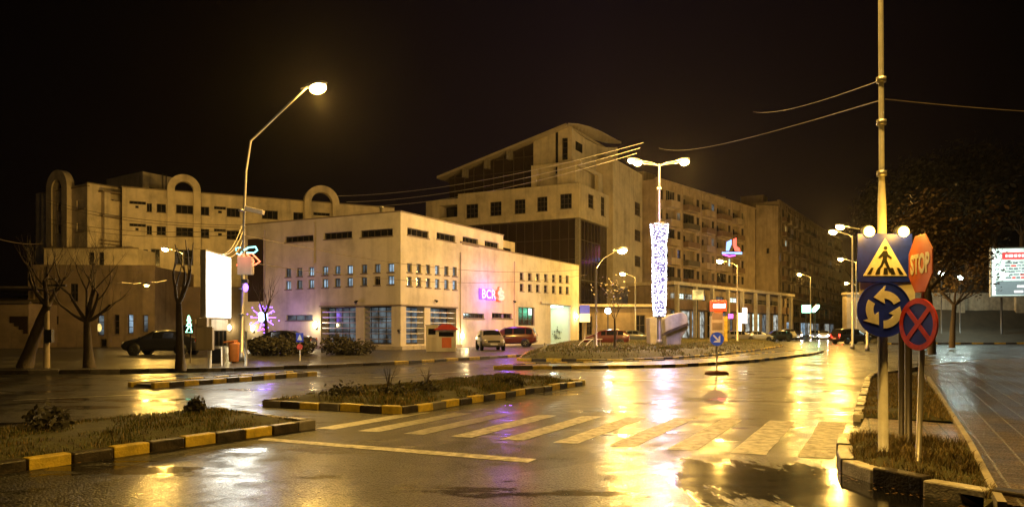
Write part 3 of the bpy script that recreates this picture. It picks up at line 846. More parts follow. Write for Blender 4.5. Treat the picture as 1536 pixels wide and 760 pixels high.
lamp_light('entrance_light', MR @ Vector(((u0+u1)/2, .9, z1-.5)), 260, (.82,1,.80), .3, bank)
m = MB(); r = fr.rect(778,802,462,472); m.box(r[0]+ew*.45, r[1]-.3, .172, .174, r[2], r[3]); m.build('pane', m_white, bank)
mb = MB(); r = fr.rect(805,866,455,455.6); mb.box(u0-2.6, u1+.3, -.25, -.004, z1+.05, z1+.25); mb.build('canopy', m_plas, bank)
# wall lamps with their own light
def wall_lamp(M, root, u, z, power, col=(1,.76,.34)):
    m = MB(); m.blob((u, -.16, z), (.17,.13,.28), 0, 10); a = m.build('wall_lamp', m_walll, root, 0, M)
    m = MB(); m.box(u-.09, u+.09, -.06, -.004, z-.36, z+.2); m.build('bracket', m_blackm, a)
    lamp_light('wall_lamp_light', M @ Vector((u, -.55, z)), power, col, .12, root)
wall_lamp(ML, bank, fl.u(475), fl.z(475, 487), 130)
wall_lamp(MR, bank, fr.u(691), fr.z(691, 503), 190)
wall_lamp(MR, bank, fr.u(863), fr.z(863, 474), 190)
wall_lamp(ML, bank, max(.3, fl.u(381)), fl.z(381, 492), 60)
for M, f, pts in ((ML, fl, ((536,452),(600.5,495))), (MR, fr, ((652,451),(770,452)))):
    for px, py in pts:
        u, z = f.u(px), f.z(px, py); m = MB(); m.box(u-.05, u+.05, -.16, -.004, z, z+.08); m.blob((u, -.2, z-.03), (.12,.12,.10), 0, 10); m.build('camera_dome', m_blackm, bank, 0, M)
for M, f, px, y0, y1 in ((ML, fl, 472.5, 333, 395),(ML, fl, 397, 345, 520),(MR, fr, 690, 378, 520),(MR, fr, 771, 392, 505)):
    u = f.u(px); m = MB(); m.tube([(u,-.07,max(.1,f.z(px,y1))),(u,-.07,f.z(px,y0))], .045, 8); m.build('downpipe', m_plas2, bank, 0, M)
# roof box and vents
mb = MB(); r = fr.rect(765,798,367,400)
mb.box(LEN1+3.2, LEN1+8.2, 3.0, 7.0, H2-.5, H2+1.75); mb.build('roof_hut', m_plas2, bank)
mb = MB(); mb.box(LEN1+5.2, LEN1+7.2, 2.97, 2.996, H2+.35, H2+1.0); mb.build('window', m_dark, bank)
mb = MB(); mb.box(LEN1+9.0, LEN1+15, 5.0, 8.0, H2-.5, H2+.9); mb.build('roof_hut', m_roof, bank)
mb = MB(); mb.tube([(3,4,H1-.5),(3,4,H1+1.0)], .12, 10); mb.blob((3,4,H1+1.05),(.22,.22,.14)); mb.build('roof_vent', m_galv, bank)

# illuminated letters on the bank
def text_mesh(s, size, ext, mats, offset=0.0, shear=0):
    c = bpy.data.curves.new('lettering', 'FONT'); c.body = s; c.size = size; c.extrude = ext; c.offset = offset; c.shear = shear; c.resolution_u = 3
    o = bpy.data.objects.new('lettering', c); COL.objects.link(o)
    bpy.context.view_layer.update()
    dg = bpy.context.evaluated_depsgraph_get()
    me = bpy.data.meshes.new_from_object(o.evaluated_get(dg))
    bpy.data.objects.remove(o)
    me.materials.clear()
    for m in mats: me.materials.append(m)
    for p in me.polygons: p.material_index = 0 if (abs(p.normal.z) > .7 or len(mats) < 2) else 1
    xs = [v.co.x for v in me.vertices]; ys = [v.co.y for v in me.vertices]
    return me, min(xs), max(xs), min(ys), max(ys)
UP = Matrix(((1,0,0,0),(0,0,-1,0),(0,1,0,0),(0,0,0,1)))   # text plane -> facade plane, facing outward
r = fr.rect(718.8,740.2,434,448)
for side in (0,):
    logo = thing('illuminated_sign', 'glowing blue-white bank initials with a red-edged emblem on the cream wall', 'sign', tuple(Frame(bank, MR).O + Vector((dr.x, dr.y, 0))*r[0] + Vector((0,0,r[2]))), bank.rotation_euler.z)
me, a, b, c, d = text_mesh('BCR', 1.0, .06, [m_letb, m_halob], .03)
s = (r[1]-r[0])/(b-a); sz = (r[3]-r[2])/(d-c)
Ml = Matrix.Translation((-a*s, -.22, -c*sz)) @ Matrix.Diagonal((s,1,sz,1)) @ UP
link('lettering', me, logo, 0, Ml)
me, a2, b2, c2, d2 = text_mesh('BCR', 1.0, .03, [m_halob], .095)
link('lettering_halo', me, logo, 0, Matrix.Translation((-a*s, -.09, -c*sz)) @ Matrix.Diagonal((s,1,sz,1)) @ UP)  # larger violet emissive plate imitating the glow around the letters
# emblem: a rounded savings-bank S with a dot over it
ex = r[1]-r[0]+.25; eh = r[3]-r[2]
S = []
for t in range(13): th = R(20+t*(250/12)); S.append((.42*math.cos(th), .22*math.sin(th)+.24))
for t in range(13): th = R(90-t*(250/12)); S.append((.42*math.cos(th), .22*math.sin(th)-.20))
ew_ = fr.rect(743.5,752,430,449); ex0 = ew_[0]-r[0]; exs = (ew_[1]-ew_[0])
mb = MB(); pts = [(ex0+exs*(.5+q[0]), -.2, eh*(.45+q[1]*.95)) for q in S]; mb.tube(pts, [.17]*len(pts), 8)
mb.blob((ex0+exs*.5, -.2, eh*1.13), (.20,.12,.20), 0, 10); mb.build('emblem', m_letr, logo)
mb = MB(); pts = [(p[0], p[1]+.13, p[2]) for p in pts]; mb.tube(pts, [.24]*len(pts), 8); mb.blob((ex0+exs*.5, -.07, eh*1.13),(.27,.08,.27)); mb.build('emblem_rim', m_halor, logo)
lamp_light('lettering_light', (.9, -2.2, eh*.5), 600, (.30,.08,1), .5, logo)
lamp_light('emblem_light', (ex0+.9, -2.2, eh*.5), 340, (1,.08,.03), .4, logo)

# ---- office building with arches (left)
dB = nrm2((.885,.466))
offb = bldg('office_building', 'long dark beige office block with three round-topped arches standing above its roof', (-45.2, 88.5), dB)
MB0 = I4; fb = Frame(offb, MB0)
LB = 33.0
def zB(px, py): return fb.z(px, py)
HB = zB(184, 281)
hB, wB = [], []
def addB(px, pane=m_dark, nx=2, nz=1, f=None, M=None, **kw):
    f = f or fb; M = M if M is not None else MB0
    r = f.rect(*px); wB.append((M, r, pane, nx, nz, kw)); return r
rowsB = [(0, 302.5, 315.5), (1, 336, 349.5)]
colsB = [(220,228.5),(235,249),(264,290),(301,314),(340,360),(393,417),(440,455)]
for k, yt, yb in rowsB:
    for x0, x1 in colsB:
        sh = (x0-184)*.062
        hB.append(addB((x0,x1,yt+sh,yb+sh), m_dark, 3 if x1-x0 > 15 else 2, 1))
    for x0, x1 in ((194,219),(321,339),(470,495)):
        sh = (x0-184)*.062
        hB.append(addB((x0,x1,yt+sh-1.5,yt+sh+3.2), m_dark, 4, 1, sill=False))
    for x0, x1 in ((203,208),(327,333)):
        sh = (x0-184)*.062
        hB.append(addB((x0,x1,yt+sh+4.5,yt+sh+8.5), m_dark, 1, 1, sill=False))
for x0, x1, y0, y1 in ((187.5,202,371,398),(215,222,374,381),(226,240,373,399),(262,290,374,397),(300,314,377,397),(187,201,428,450),(210,223,428,447),(232,246,428,447)):
    hB.append(addB((x0,x1,y0,y1), m_dark, 2, 2))
mb = MB()
facade(mb, MB0, 0, LB, 0, HB, hB, .3)
DB = 16
mb.quad((LB,0,0),(LB,DB,0),(LB,DB,HB),(LB,0,HB)); mb.quad((0,DB,0),(0,DB,HB),(LB,DB,HB),(LB,DB,0)); mb.quad((0,0,0),(0,0,HB),(0,DB,HB),(0,DB,0))
# vertical pilaster joints and floor band
for px in (229.5, 318, 366, 432): u = fb.u(px); mb.box(u-.12, u+.12, -.09, -.004, zB(px, 372), HB-.02)
mb.build('wall', m_plas2, offb)
mb = MB(); mb.box(.2, LB-.2, .2, DB, HB-.5, HB-.35); mb.box(-.1, LB, -.1, .3, HB+.002, HB+.14, 1); mb.build('roof', [m_roof, m_sill], offb)
for (M, r, pane, nx, nz, kw) in wB: window(offb, M, r, pane, nx, nz, m_frame, .07, **kw)
# left wing, set back a little, with stair tower and corner facet
o2 = offb
Wm = offb.matrix_basis if False else Matrix.Translation(offb.location) @ Matrix.Rotation(offb.rotation_euler.z, 4, 'Z')
def wing(px0, Y0, px1, Y1, top_px, top_py, name='wing_wall', depth=12, wins_=(), mat_=m_plas2, z0=0):
    a = Vector(((px0-HX)/F*Y0, Y0, 0)); b = Vector(((px1-HX)/F*Y1, Y1, 0)); d = (b-a); L_ = d.length; d.normalize()
    Mw = Matrix.Translation(a) @ Matrix.Rotation(math.atan2(d.y, d.x), 4, 'Z')
    Ml_ = Wm.inverted() @ Mw
    f = Frame(offb, Ml_); H = f.z(top_px, top_py)
    hs = []; ws = []
    for (x0, x1, y0, y1, nx, nz, pane) in wins_:
        r = f.rect(x0, x1, y0, y1); hs.append(r); ws.append((r, nx, nz, pane))
    m = MB(); m.M = Ml_
    facade(m, I4, 0, L_, z0, H, hs, .3)
    m.quad((0,depth,z0),(0,depth,H),(L_,depth,H),(L_,depth,z0)); m.quad((0,0,z0),(0,0,H),(0,depth,H),(0,depth,z0)); m.quad((L_,0,z0),(L_,depth,z0),(L_,depth,H),(L_,0,H))
    m.quad((0,0,H-.3),(L_,0,H-.3),(L_,depth,H-.3),(0,depth,H-.3), 1); m.box(-.05,L_+.05,-.08,.25,H+.003,H+.12,2)
    m.build(name, [mat_, m_roof, m_sill], offb)
    for r, nx, nz, pane in ws: window(offb, Ml_, r, pane, nx, nz, m_frame, .07)
    return f, Ml_, L_, H
f1, M1, L1, H1w = wing(131, 87, 185, 90.5, 158, 279, 'wing_wall', 12, [(163,170,299,303,2,1,m_dark)])
f0, M0, L0, H0w = wing(62, 92, 131, 87, 100, 284.5, 'wing_wall', 12, [(86,101.5,303,315.5,2,1,m_dark),(86,101.5,336,349.5,2,1,m_dark),(115,127,300,314,2,1,m_dark),(115,127,334,348,2,1,m_dark),(88,108,372,397,3,2,m_dark),(115,124,371,397,1,2,m_dark)])
mb = MB(); mb.M = M1; r = f1.rect(152,182,289,400); mb.box(r[0], r[0]+.7, -.7, -.004, 7, r[3]); mb.box(r[0]+.7, r[1], -.55, -.004, 7, r[3]-1.0); mb.build('stair_tower', m_plas2, offb)
mb = MB(); mb.M = M1
for y in (288, 325, 361, 366):
    z = f1.z(160, y); mb = MB(); mb.M = M1; mb.box(r[0]-.35, r[1]+.1, -.95, -.56 if y > 290 else -.0041, z-.15, z); mb.build('ledge', m_sill, offb)
# lower projecting storey under the left wing
wing(66, 86, 206, 86, 130, 373, 'lower_storey_wall', 6, [(133,141,378,399,1,2,m_dark),(148,156,378,399,1,2,m_dark)])
# penthouse box
mb = MB(); q = lambda px, Y: Wm.inverted() @ Vector(((px-HX)/F*Y, Y, 0))
a, b, c = q(160, 101), q(214, 96), q(260, 100); zt_ = EYE+(494-257)/F*96
for p0, p1 in ((a,b),(b,c)): mb.quad((p0.x,p0.y,HB-.6),(p1.x,p1.y,HB-.6),(p1.x,p1.y,zt_),(p0.x,p0.y,zt_))
bk = a+c-b; mb.quad((a.x,a.y,zt_),(b.x,b.y,zt_),(c.x,c.y,zt_),(bk.x,bk.y,zt_), 1)
mb.quad((c.x,c.y,HB-.6),(bk.x,bk.y,HB-.6),(bk.x,bk.y,zt_),(c.x,c.y,zt_)); mb.quad((bk.x,bk.y,HB-.6),(a.x,a.y,HB-.6),(a.x,a.y,zt_),(bk.x,bk.y,zt_))
mb.build('roof_hut', [m_plas2, m_roof], offb)
t = (c-b).normalized(); n = Vector((t.y,-t.x,0))
mb = MB(); p0 = b+t*.9+n*.03; p1 = b+t*3.0+n*.03; mb.quad((p0.x,p0.y,zt_-3.3),(p1.x,p1.y,zt_-3.3),(p1.x,p1.y,zt_-1.8),(p0.x,p0.y,zt_-1.8)); mb.build('window', m_dark, offb)
mb = MB(); p = b+t*2.8+n*.2; mb.tube([(p.x,p.y,zt_-3.5),(p.x,p.y,zt_+.2)], .05, 6); p = p+t*.5; mb.tube([(p.x,p.y,zt_-3.5),(p.x,p.y,zt_+.2)], .05, 6)
mb.build('ladder', m_blackm, offb)
# arches
def arch(f, M, px0, px1, ptop, zlow, band_px, proud=.55, back=.9):
    u0, u1 = f.u(px0), f.u(px1); r = (u1-u0)/2; uc_ = (u0+u1)/2; zc = f.z((px0+px1)/2, ptop)-r
    bd = band_px*(u1-u0)/(px1-px0); m = MB(); m.M = M
    m.box(u0, u0+bd, -proud, -.005, zlow, zc); m.box(u1-bd, u1, -proud, -.005, zlow, zc)
    n = 20; vs = []; fs = []
    for i in range(n+1):
        th = math.pi*i/n
        for rr, y in ((r,-proud),(r-bd,-proud),(r-bd,back-proud),(r,back-proud)): vs.append((uc_-rr*math.cos(th), y, zc+rr*math.sin(th)))
    for i in range(n):
        for k in range(4): fs.append((i*4+k, i*4+(k+1) % 4, (i+1)*4+(k+1) % 4, (i+1)*4+k))
    m.add(vs, fs, 0)
    if zc > f_roof: m.box(u0, u0+bd, 0.002, back-proud, f_roof-.2, zc); m.box(u1-bd, u1, .002, back-proud, f_roof-.2, zc)
    m.build('arch', m_plas2, offb)
f_roof = HB
arch(fb, MB0, 250.5, 300.5, 262.5, zB(275, 372), 11)
arch(fb, MB0, 455.5, 507.5, 279, zB(480, 372), 10)
f_roof = H0w
arch(f0, M0, 76, 107.5, 256, f0.z(90, 400), 8)
# low street wing with tall lit windows and stepped decorative panes
lowb = bldg('street_wing', 'low wide brown street-front wing with stepped dark panes and narrow lit windows', ((42-HX)/F*64, 64), nrm2((1,.05)))
fw = Frame(lowb, I4); Hw = fw.z(120, 399)
hs = []; ws = []
for x0, x1, y0, y1, pane, nx, nz in ((146,156,472,503,m_dim,1,3),(171,179,471.5,501,m_dark,1,3),(191.5,200,471,500,m_cool,1,3),(214,222,472,498,m_dim,1,3),(150,160,508,531,m_dark,1,2),(105,117,425,452,m_dark,2,2)):
    r = fw.rect(x0,x1,y0,y1); hs.append(r); ws.append((r,pane,nx,nz))
mb = MB(); Lw = fw.u(232); facade(mb, I4, 0, Lw, 0, Hw, hs, .25); mb.quad((0,9,0),(0,9,Hw),(0,0,Hw),(0,0,0)); mb.quad((Lw,0,0),(Lw,9,0),(Lw,9,Hw),(Lw,0,Hw)); mb.quad((0,0,Hw-.05),(Lw,0,Hw-.05),(Lw,9,Hw-.05),(0,9,Hw-.05)); mb.quad((0,9,0),(Lw,9,0),(Lw,9,Hw),(0,9,Hw))
u = fw.u(50); mb.box(u, Lw+.1, -.15, -.003, Hw-.35, Hw+.1)
for px in (50, 56, 62): u = fw.u(px); mb.box(u, u+.12, -.1, -.004, fw.z(px, 455), Hw-.4)
u = fw.u(165); mb.box(u-.12,u+.12,-.1,-.004,.1,Hw-.4)
mb.build('wall', m_plas5, lowb)
for r, pane, nx, nz in ws: window(lowb, I4, r, pane, nx, nz, m_frame, .07)
ua, za = fw.u(153.5)-.2, fw.z(151, 491); mb = MB(); mb.blob((ua-.1, .10, za), (.2,.05,.35)); mb.build('lit_lamp', m_warm, lowb)
hut = bldg('corner_house', 'low plain brown house at the far left edge with a stepped dark pane', ((-60-HX)/F*60, 60), nrm2((1,.03)))
fh = Frame(hut, I4); Hh = fh.z(10, 455); Lh = fh.u(43)
mb = MB(); facade(mb, I4, 0, Lh, 0, Hh); mb.quad((Lh,0,0),(Lh,10,0),(Lh,10,Hh),(Lh,0,Hh)); mb.quad((0,0,Hh-.02),(Lh,0,Hh-.02),(Lh,10,Hh+1.2),(0,10,Hh+1.2)); mb.build('wall', m_plas5, hut)
mb = MB(); mb.box(-.2,Lh+.25,-.3,10,Hh+1.21,Hh+1.35); mb.box(-.2,Lh+.25,-.3,-.003,Hh+.002,Hh+.16); mb.build('roof', m_roof, hut)
def stepped(root, f, xs_, yt, steps, flip, M=I4):
    x0, x1 = xs_; u0, u1 = f.u(x0), f.u(x1); n = len(steps)
    mb = MB()
    for i, yb in enumerate(steps):
        a = u0+(u1-u0)*i/n; b = u0+(u1-u0)*(i+1)/n
        xm = x0+(x1-x0)*(i+.5)/n
        mb.box(a+.01, b-.01, -.04, -.004, f.z(xm, yb), f.z(xm, yt))
    mb.build('stepped_window', m_darkw, root, 0, M)
stepped(hut, fh, (14.5,42), 474, (484,489,494,500), False)
stepped(lowb, fw, (60,88), 474, (496,494,490,486), True)
# lit doorway block between the wing and the bank
lob = bldg('entrance_lobby', 'dark brown entrance lobby with tall doors behind the lit billboard', ((228-HX)/F*70, 70), nrm2((1,.02)))
flb = Frame(lob, I4); Hl = flb.z(300, 430); Ll = flb.u(392)
hs = [flb.rect(315,340,486,541), flb.rect(272,290,487,500), flb.rect(244,262,487,512)]
mb = MB(); facade(mb, I4, 0, Ll, 0, Hl, hs, .3); mb.quad((0,0,Hl),(Ll,0,Hl),(Ll,12,Hl),(0,12,Hl)); mb.quad((Ll,0,0),(Ll,12,0),(Ll,12,Hl),(Ll,0,Hl)); mb.quad((0,12,0),(0,12,Hl),(0,0,Hl),(0,0,0)); mb.build('wall', m_plas5, lob)
window(lob, I4, hs[0], m_dark, 4, 1, m_frame, .08, False, .16, 'door'); window(lob, I4, hs[1], m_dark, 2, 1); window(lob, I4, hs[2], m_dark, 2, 2)
mb = MB(); r = flb.rect(300,345,479,485); mb.box(r[0], r[1], -1.2, -.003, r[2], r[3]); mb.build('canopy', m_plas2, lob)
wall_lamp(I4, lob, flb.u(345), flb.z(345, 491), 110)

# ---- hotel with the curved roof
hotel = bldg('hotel_building', 'tall pale building with a swooping curved roof and a dark glazed middle storey', (8.8, 100), dr)
DH = 24.0; fR, fL = Frame(hotel, I4), Frame(hotel, LEFT(DH))
MLh = LEFT(DH)
zp = fL.z(866, 274); zband = fL.z(866, 326); uL0 = fL.u(687)
wl, hl = [], []
for x0, x1, y0, y1 in ((699,717,306,327),(735,752,302.5,323.5),(771.5,788,299,320.5),(805.5,821,295,317),(840,857.5,290.5,313)):
    r = fL.rect(x0,x1,y0,y1); hl.append(r); wl.append((MLh, r, 3, 3))
hr = []
for x0, x1, y0, y1 in ((882.5,891,291.5,312.5),(901.5,907.5,295,324)):
    r = fR.rect(x0,x1,y0,y1); hr.append(r); wl.append((I4, r, 2, 3))
LT = fR.u(913.5); LE = fR.u(958)
mb = MB()
facade(mb, MLh, uL0, DH, zband, zp, hl, .3); facade(mb, I4, 0, LT, zband, zp, hr, .3)
mb.quad((0,DH-uL0,zband),(0,DH-uL0,zp),(12,DH-uL0,zp),(12,DH-uL0,zband))
mb.quad((.0,.0,zband),(.0,DH-uL0,zband),(LT,DH-uL0,zband),(LT,0,zband))
mb.quad((.3,.3,zp-.9),(LT,.3,zp-.9),(LT,DH-uL0-.3,zp-.9),(.3,DH-uL0-.3,zp-.9))
# recessed balcony bay at the far left
zq = fL.z(660, 300); r = fL.rect(658,686,307.5,326)
facade(mb, MLh, 0, uL0-.02, zband-.3, zq, [r], 2.2)
mb.quad((0,DH,zband-.3),(0,DH,zq),(10,DH,zq),(10,DH,zband-.3)); mb.quad((0,DH-uL0,zq),(8,DH-uL0,zq),(8,DH,zq),(0,DH,zq))
# tower wing on the right facade
zt1 = fR.z(920, 241)
hr2 = []
for x0, x1, y0, y1 in ((946.5,955.5,304,324),(946.5,956,345,362),(946.5,956,384,400)):
    q_ = fR.rect(x0,x1,y0,y1); hr2.append(q_); wl.append((Matrix.Translation((0,-.6,0)), q_, 2, 2))
facade(mb, Matrix.Translation((0,-.6,0)), LT, LE, 0, zt1, hr2, .3)
mb.quad((LT,-.6,0),(LT,-.6,zt1),(LT,14,zt1),(LT,14,0)); mb.quad((LE,-.6,0),(LE,14,0),(LE,14,zt1),(LE,-.6,zt1)); mb.quad((LT,-.6,zt1),(LE,-.6,zt1),(LE,14,zt1),(LT,14,zt1))
mb.build('wall', m_plas3, hotel)
for (M, r, nx, nz) in wl: window(hotel, M, r, m_dark, nx, nz, m_frame, .08)
mb = MB(); rb_ = fL.rect(658,686,307.5,326); mb.M = MLh; mb.quad((rb_[0],2.1,rb_[2]),(rb_[1],2.1,rb_[2]),(rb_[1],2.1,rb_[3]),(rb_[0],2.1,rb_[3])); mb.build('balcony_glazing', m_dark, hotel)
# dark glazed storeys below, with mullions
o = window(hotel, MLh, (.3, DH-.35, .2, zband-.05), m_darkw, 18, 6, m_frame, .10, False, .35, 'glazed_storey')
o = window(hotel, I4, (.35, LT-.05, .2, zband-.06), m_darkw, 9, 6, m_frame, .10, False, .35, 'glazed_storey')
mb = MB(); mb.box(.02,.6,.02,.6,0,zband-.004); mb.build('pillar', m_concd, hotel)
# set-back floors and sloping roof
SB = 2.2
Ms = Matrix.Translation((SB,0,0)) @ MLh
fS = Frame(hotel, Ms)
za0 = fS.z(667, 263); zapex = fS.z(853, 187); u0 = fS.u(667); ua = fS.u(853)
ug = fS.u(800); zg = fS.z(800, 211)
mb = MB(); mb.M = Ms
mb.add([(u0+.6,.35,zp-.9),(ug,.35,zp-.9),(ug,.35,zg-.25),(u0+.6,.35,za0-.4)], [(0,1,2,3)])
mb.build('sloped_glazing', m_darkw, hotel)
mb = MB(); mb.M = Ms
for i in range(1, 9):
    u_ = u0+(ug-u0)*i/9; zt2 = za0+(zg-za0)*(u_-u0)/(ug-u0)
    mb.box(u_-.06, u_+.06, .22, .34, zp-.9, zt2-.4)
for k in range(1, 5):
    z_ = zp-.9+k*1.9; us_ = max(u0+.6, u0+(z_+.6-za0)/(zg-za0)*(ug-u0)); 
    if us_ < ug-.5: mb.box(us_, ug, .24, .33, z_-.05, z_+.05)
mb.build('mullion', m_frame, hotel)
# white stair block under the apex with vertical slot window, terrace parapet below
uS1 = fS.u(905); 
hs = [fS.rect(843,851.5,203,240), fS.rect(843,851.5,252,275)]
def roof_z(u_): return za0+(zapex-za0)*(u_-u0)/(ua-u0)
mb = MB(); mb.M = Ms
uA, uB = ug, min(fS.u(858), DH-.1)
facade(mb, I4, uA, uB, zp-.9, zg-.15, hs, .4)
mb.add([(uA,0,zg-.15),(uB,0,zg-.15),(uB,0,roof_z(uB)-.3),(uA,0,roof_z(uA)-.3)], [(0,1,2,3)])
mb.quad((uA,0,zp-.9),(uA,0,zg-.2),(uA,3,zg-.2),(uA,3,zp-.9))
mb.box(uA+3.4, uA+3.75, -.06, -.003, zp+1.9, roof_z(uA+3.5)-.4, 1)
mb.M = I4
# its right return facing the street
xr0, xr1 = SB, fR.u(928)
fYa = Frame(hotel, Matrix.Translation((0, DH-uB, 0)))
xr1 = fYa.u(926)
def ztop_r(t):
    px = 857+(926-857)*t
    return fYa.z(px, np.interp(t, [0,.12,.3,.5,.7,.9,1], [189,196,205,212,216.5,218,218]))
n = 10
for i in range(n):
    a, b = i/n, (i+1)/n; ya = DH-uB
    xa, xb = xr0+(xr1-xr0)*a, xr0+(xr1-xr0)*b
    mb.quad((xa,ya,zp-.9),(xb,ya,zp-.9),(xb,ya,ztop_r(b)-.3),(xa,ya,ztop_r(a)-.3))
mb.build('stair_block', [m_plas3, m_dark], hotel)
for r in hs: window(hotel, Ms, r, m_dark, 1, 4, m_frame, .08, False)
mb = MB(); q_ = fR.rect(862,882,216,224); ya = DH-uB; mb.box(xr0+1.2, xr0+3.6, ya-.05, ya-.004, zp+5.2, zp+6.4); mb.build('window', m_dark, hotel)
# terrace parapet and piers between
mb = MB(); mb.M = MLh
ut = fL.u(793); zt3 = fL.z(868, 238.5)
mb.box(ut, DH-.02, .8, 1.1, zp+2.6, zt3); mb.box(ut, ut+.8, .8, 1.4, zp-.9, zp+2.6); mb.box(ut+3.9, ut+5.2, .79, 1.4, zp-.9, zp+2.59); mb.box(DH-2.2, DH-.9, .78, 1.4, zp-.9, zp+2.59)
mb.M = I4; mb.box(1.1, fR.u(908), .8, 1.1, zp+2.61, zt3-.004)
mb.box(fR.u(905), fR.u(912), .79, 1.3, zp-.9, zt3-.006)
mb.build('terrace_frame', m_plas3, hotel)
# the roof: long slope, then a curved hood over the street end
mb = MB(); T = .35; W0 = DH+SB
prof = [(u0-.8, roof_z(u0-.8)), (ua, zapex)]
mb.M = Ms
yb = 15
mb.add([(prof[0][0],-.9,prof[0][1]),(prof[1][0],-.9,prof[1][1]),(prof[1][0],yb,prof[1][1]),(prof[0][0],yb,prof[0][1]),
        (prof[0][0],-.9,prof[0][1]-T),(prof[1][0],-.9,prof[1][1]-T),(prof[1][0],yb,prof[1][1]-T),(prof[0][0],yb,prof[0][1]-T)],
       [(0,1,2,3),(7,6,5,4),(0,4,5,1),(1,5,6,2),(2,6,7,3),(3,7,4,0)])
mb.M = I4
ya0, ya1 = DH-ua-.0, DH-ua-2.6
n = 16; vs = []; fs = []
xe = fR.u(934)
fH, fBk = Frame(hotel, Matrix.Translation((0, ya1, 0))), Frame(hotel, Matrix.Translation((0, ya0+.4, 0)))
for i in range(n+1):
    t = i/n; px = 852+(932-852)*t
    pb = np.interp(t, [0,.2,.4,.6,.8,1], [184.5,185.5,189.5,196,204.5,213.5]); pf = np.interp(t, [0,.12,.3,.5,.7,.9,1], [187.5,194,203,210,214.5,216,215])
    vs += [(fH.u(px), ya1, fH.z(px, pb)), (fBk.u(px), ya0+.4, fBk.z(px, pf)+.25), (fBk.u(px), ya0+.4, fBk.z(px, pf)), (fH.u(px), ya1, fH.z(px, pb)-T*.5)]
for i in range(n):
    for k in range(4): fs.append((i*4+k, i*4+(k+1) % 4, (i+1)*4+(k+1) % 4, (i+1)*4+k))
fs += [(0,1,2,3), (n*4+3, n*4+2, n*4+1, n*4)]
mb.add(vs, fs); mb.build('roof', m_roofm, hotel)
mb = MB(); mb.M = Ms
for i in range(1, 4):
    u_ = u0+(ug-u0)*i/4; z_ = roof_z(u_); mb = MB(); mb.M = Ms; mb.box(u_-.3, u_+.3, -.6, .3, z_-1.6, z_-T-.02); mb.build('roof_bracket', m_concd, hotel)
mb = MB(); mb.box(LT+.5, LE, 2, 12, zt1+.003, zt1+.6); mb.build('roof_hut', m_plas2, hotel)

# ---- apartment blocks
def apartment(name, label, px0, Y0, dvec, px1, top_px, top_py, storeys, seed, end=None, depth=12, ground=6.0, lit=()):
    random.seed(seed)
    d = nrm2(dvec); O = ((px0-HX)/F*Y0, Y0)
    b = bldg(name, label, O, d, None)
    f = Frame(b, I4); Lf = f.u(px1); H = f.z(top_px, top_py)
    fh_ = (H-ground-.9)/storeys
    hs, ws, bal = [], [], []
    pat = ['w','b','w','B']; u = .6; k = 0
    bays = []
    while u < Lf-1.5:
        kind = pat[k % 4]; bw_ = {'w': 2.4, 'b': 3.6, 'B': 4.6}[kind]
        if u+bw_ > Lf-.4: break
        bays.append((kind, u, u+bw_)); u += bw_; k += 1
    for s_ in range(storeys):
        z = ground+s_*fh_
        for bi, (kind, a, c) in enumerate(bays):
            if kind == 'w':
                r = (a+.6, a+1.8, z+.95, z+fh_-.45); hs.append(r); ws.append((r, s_, bi))
            else:
                if random.random() < .28:   # balcony closed in with glazing
                    r = (a+.2, c-.2, z+1.05, z+fh_-.3); hs.append(r); ws.append((r, s_, bi)); bal.append((a,c,z,True))
                else:
                    r = (a+.2, c-.2, z+.12, z+fh_-.3); hs.append(r); bal.append((a,c,z,False))
    mb = MB(); facade(mb, I4, 0, Lf, 0, H, hs, .3)
    mb.quad((0,depth,0),(0,depth,H),(0,0,H),(0,0,0)); mb.quad((Lf,0,0),(Lf,depth,0),(Lf,depth,H),(Lf,0,H)); mb.quad((0,depth,0),(Lf,depth,0),(Lf,depth,H),(0,depth,H))
    for (kind, a, c) in bays:
        mb.box(a-.06, a+.06, -.10, -.004, ground, H-.2)
    mb.build('wall', m_plas4, b)
    mb = MB(); mb.quad((0,.2,H-.3),(Lf,.2,H-.3),(Lf,depth,H-.3),(0,depth,H-.3)); mb.box(-.1,Lf+.1,-.25,.3,H+.003,H+.25,1); mb.box(3,7,4,9,H-.3,H+2.2,1); mb.box(Lf-9,Lf-5,4,9,H-.3,H+2.2,1); mb.build('roof', [m_roof, m_plas4], b)
    for (r, s_, bi) in ws:
        pn = m_dark
        if (s_, bi) in lit: pn = m_white
        elif random.random() < .075: pn = random.choice([m_dim, m_dim, m_warm])
        window(b, I4, r, pn, 2 if r[1]-r[0] < 2 else 4, 1, m_framel if random.random() < .4 else m_frame, .07, False)
    for (a, c, z, closed) in bal:
        m = MB()
        m.box(a+.12, c-.12, -1.05, -.006, z-.08, z+.1)
        m.box(a+.12, c-.12, -1.05, -.97, z+.101, z+1.02, 1); m.box(a+.12, a+.2, -.969, -.006, z+.101, z+1.02, 1); m.box(c-.2, c-.12, -.969, -.006, z+.101, z+1.02, 1)
        if not closed:
            m.quad((a+.2,.28,z+.1),(c-.2,.28,z+.1),(c-.2,.28,z+fh_-.3),(a+.2,.28,z+fh_-.3), 2)
            m.box(a+.5, a+1.3, .2, .27, z+.12, z+2.1, 3)
        m.build('balcony', [m_plas4, random.choice([m_brickp, m_brickp, m_plas4, m_roof]), m_plas5, m_dark], b)
    return b, f, Lf, H
apD, fD, LD, HD = apartment('apartment_block', 'brown apartment block with stacked balconies right behind the column of white lights', 984, 121, (.639,.769), 1133, 1133, 314, 6, 3, lit=((2,8),))
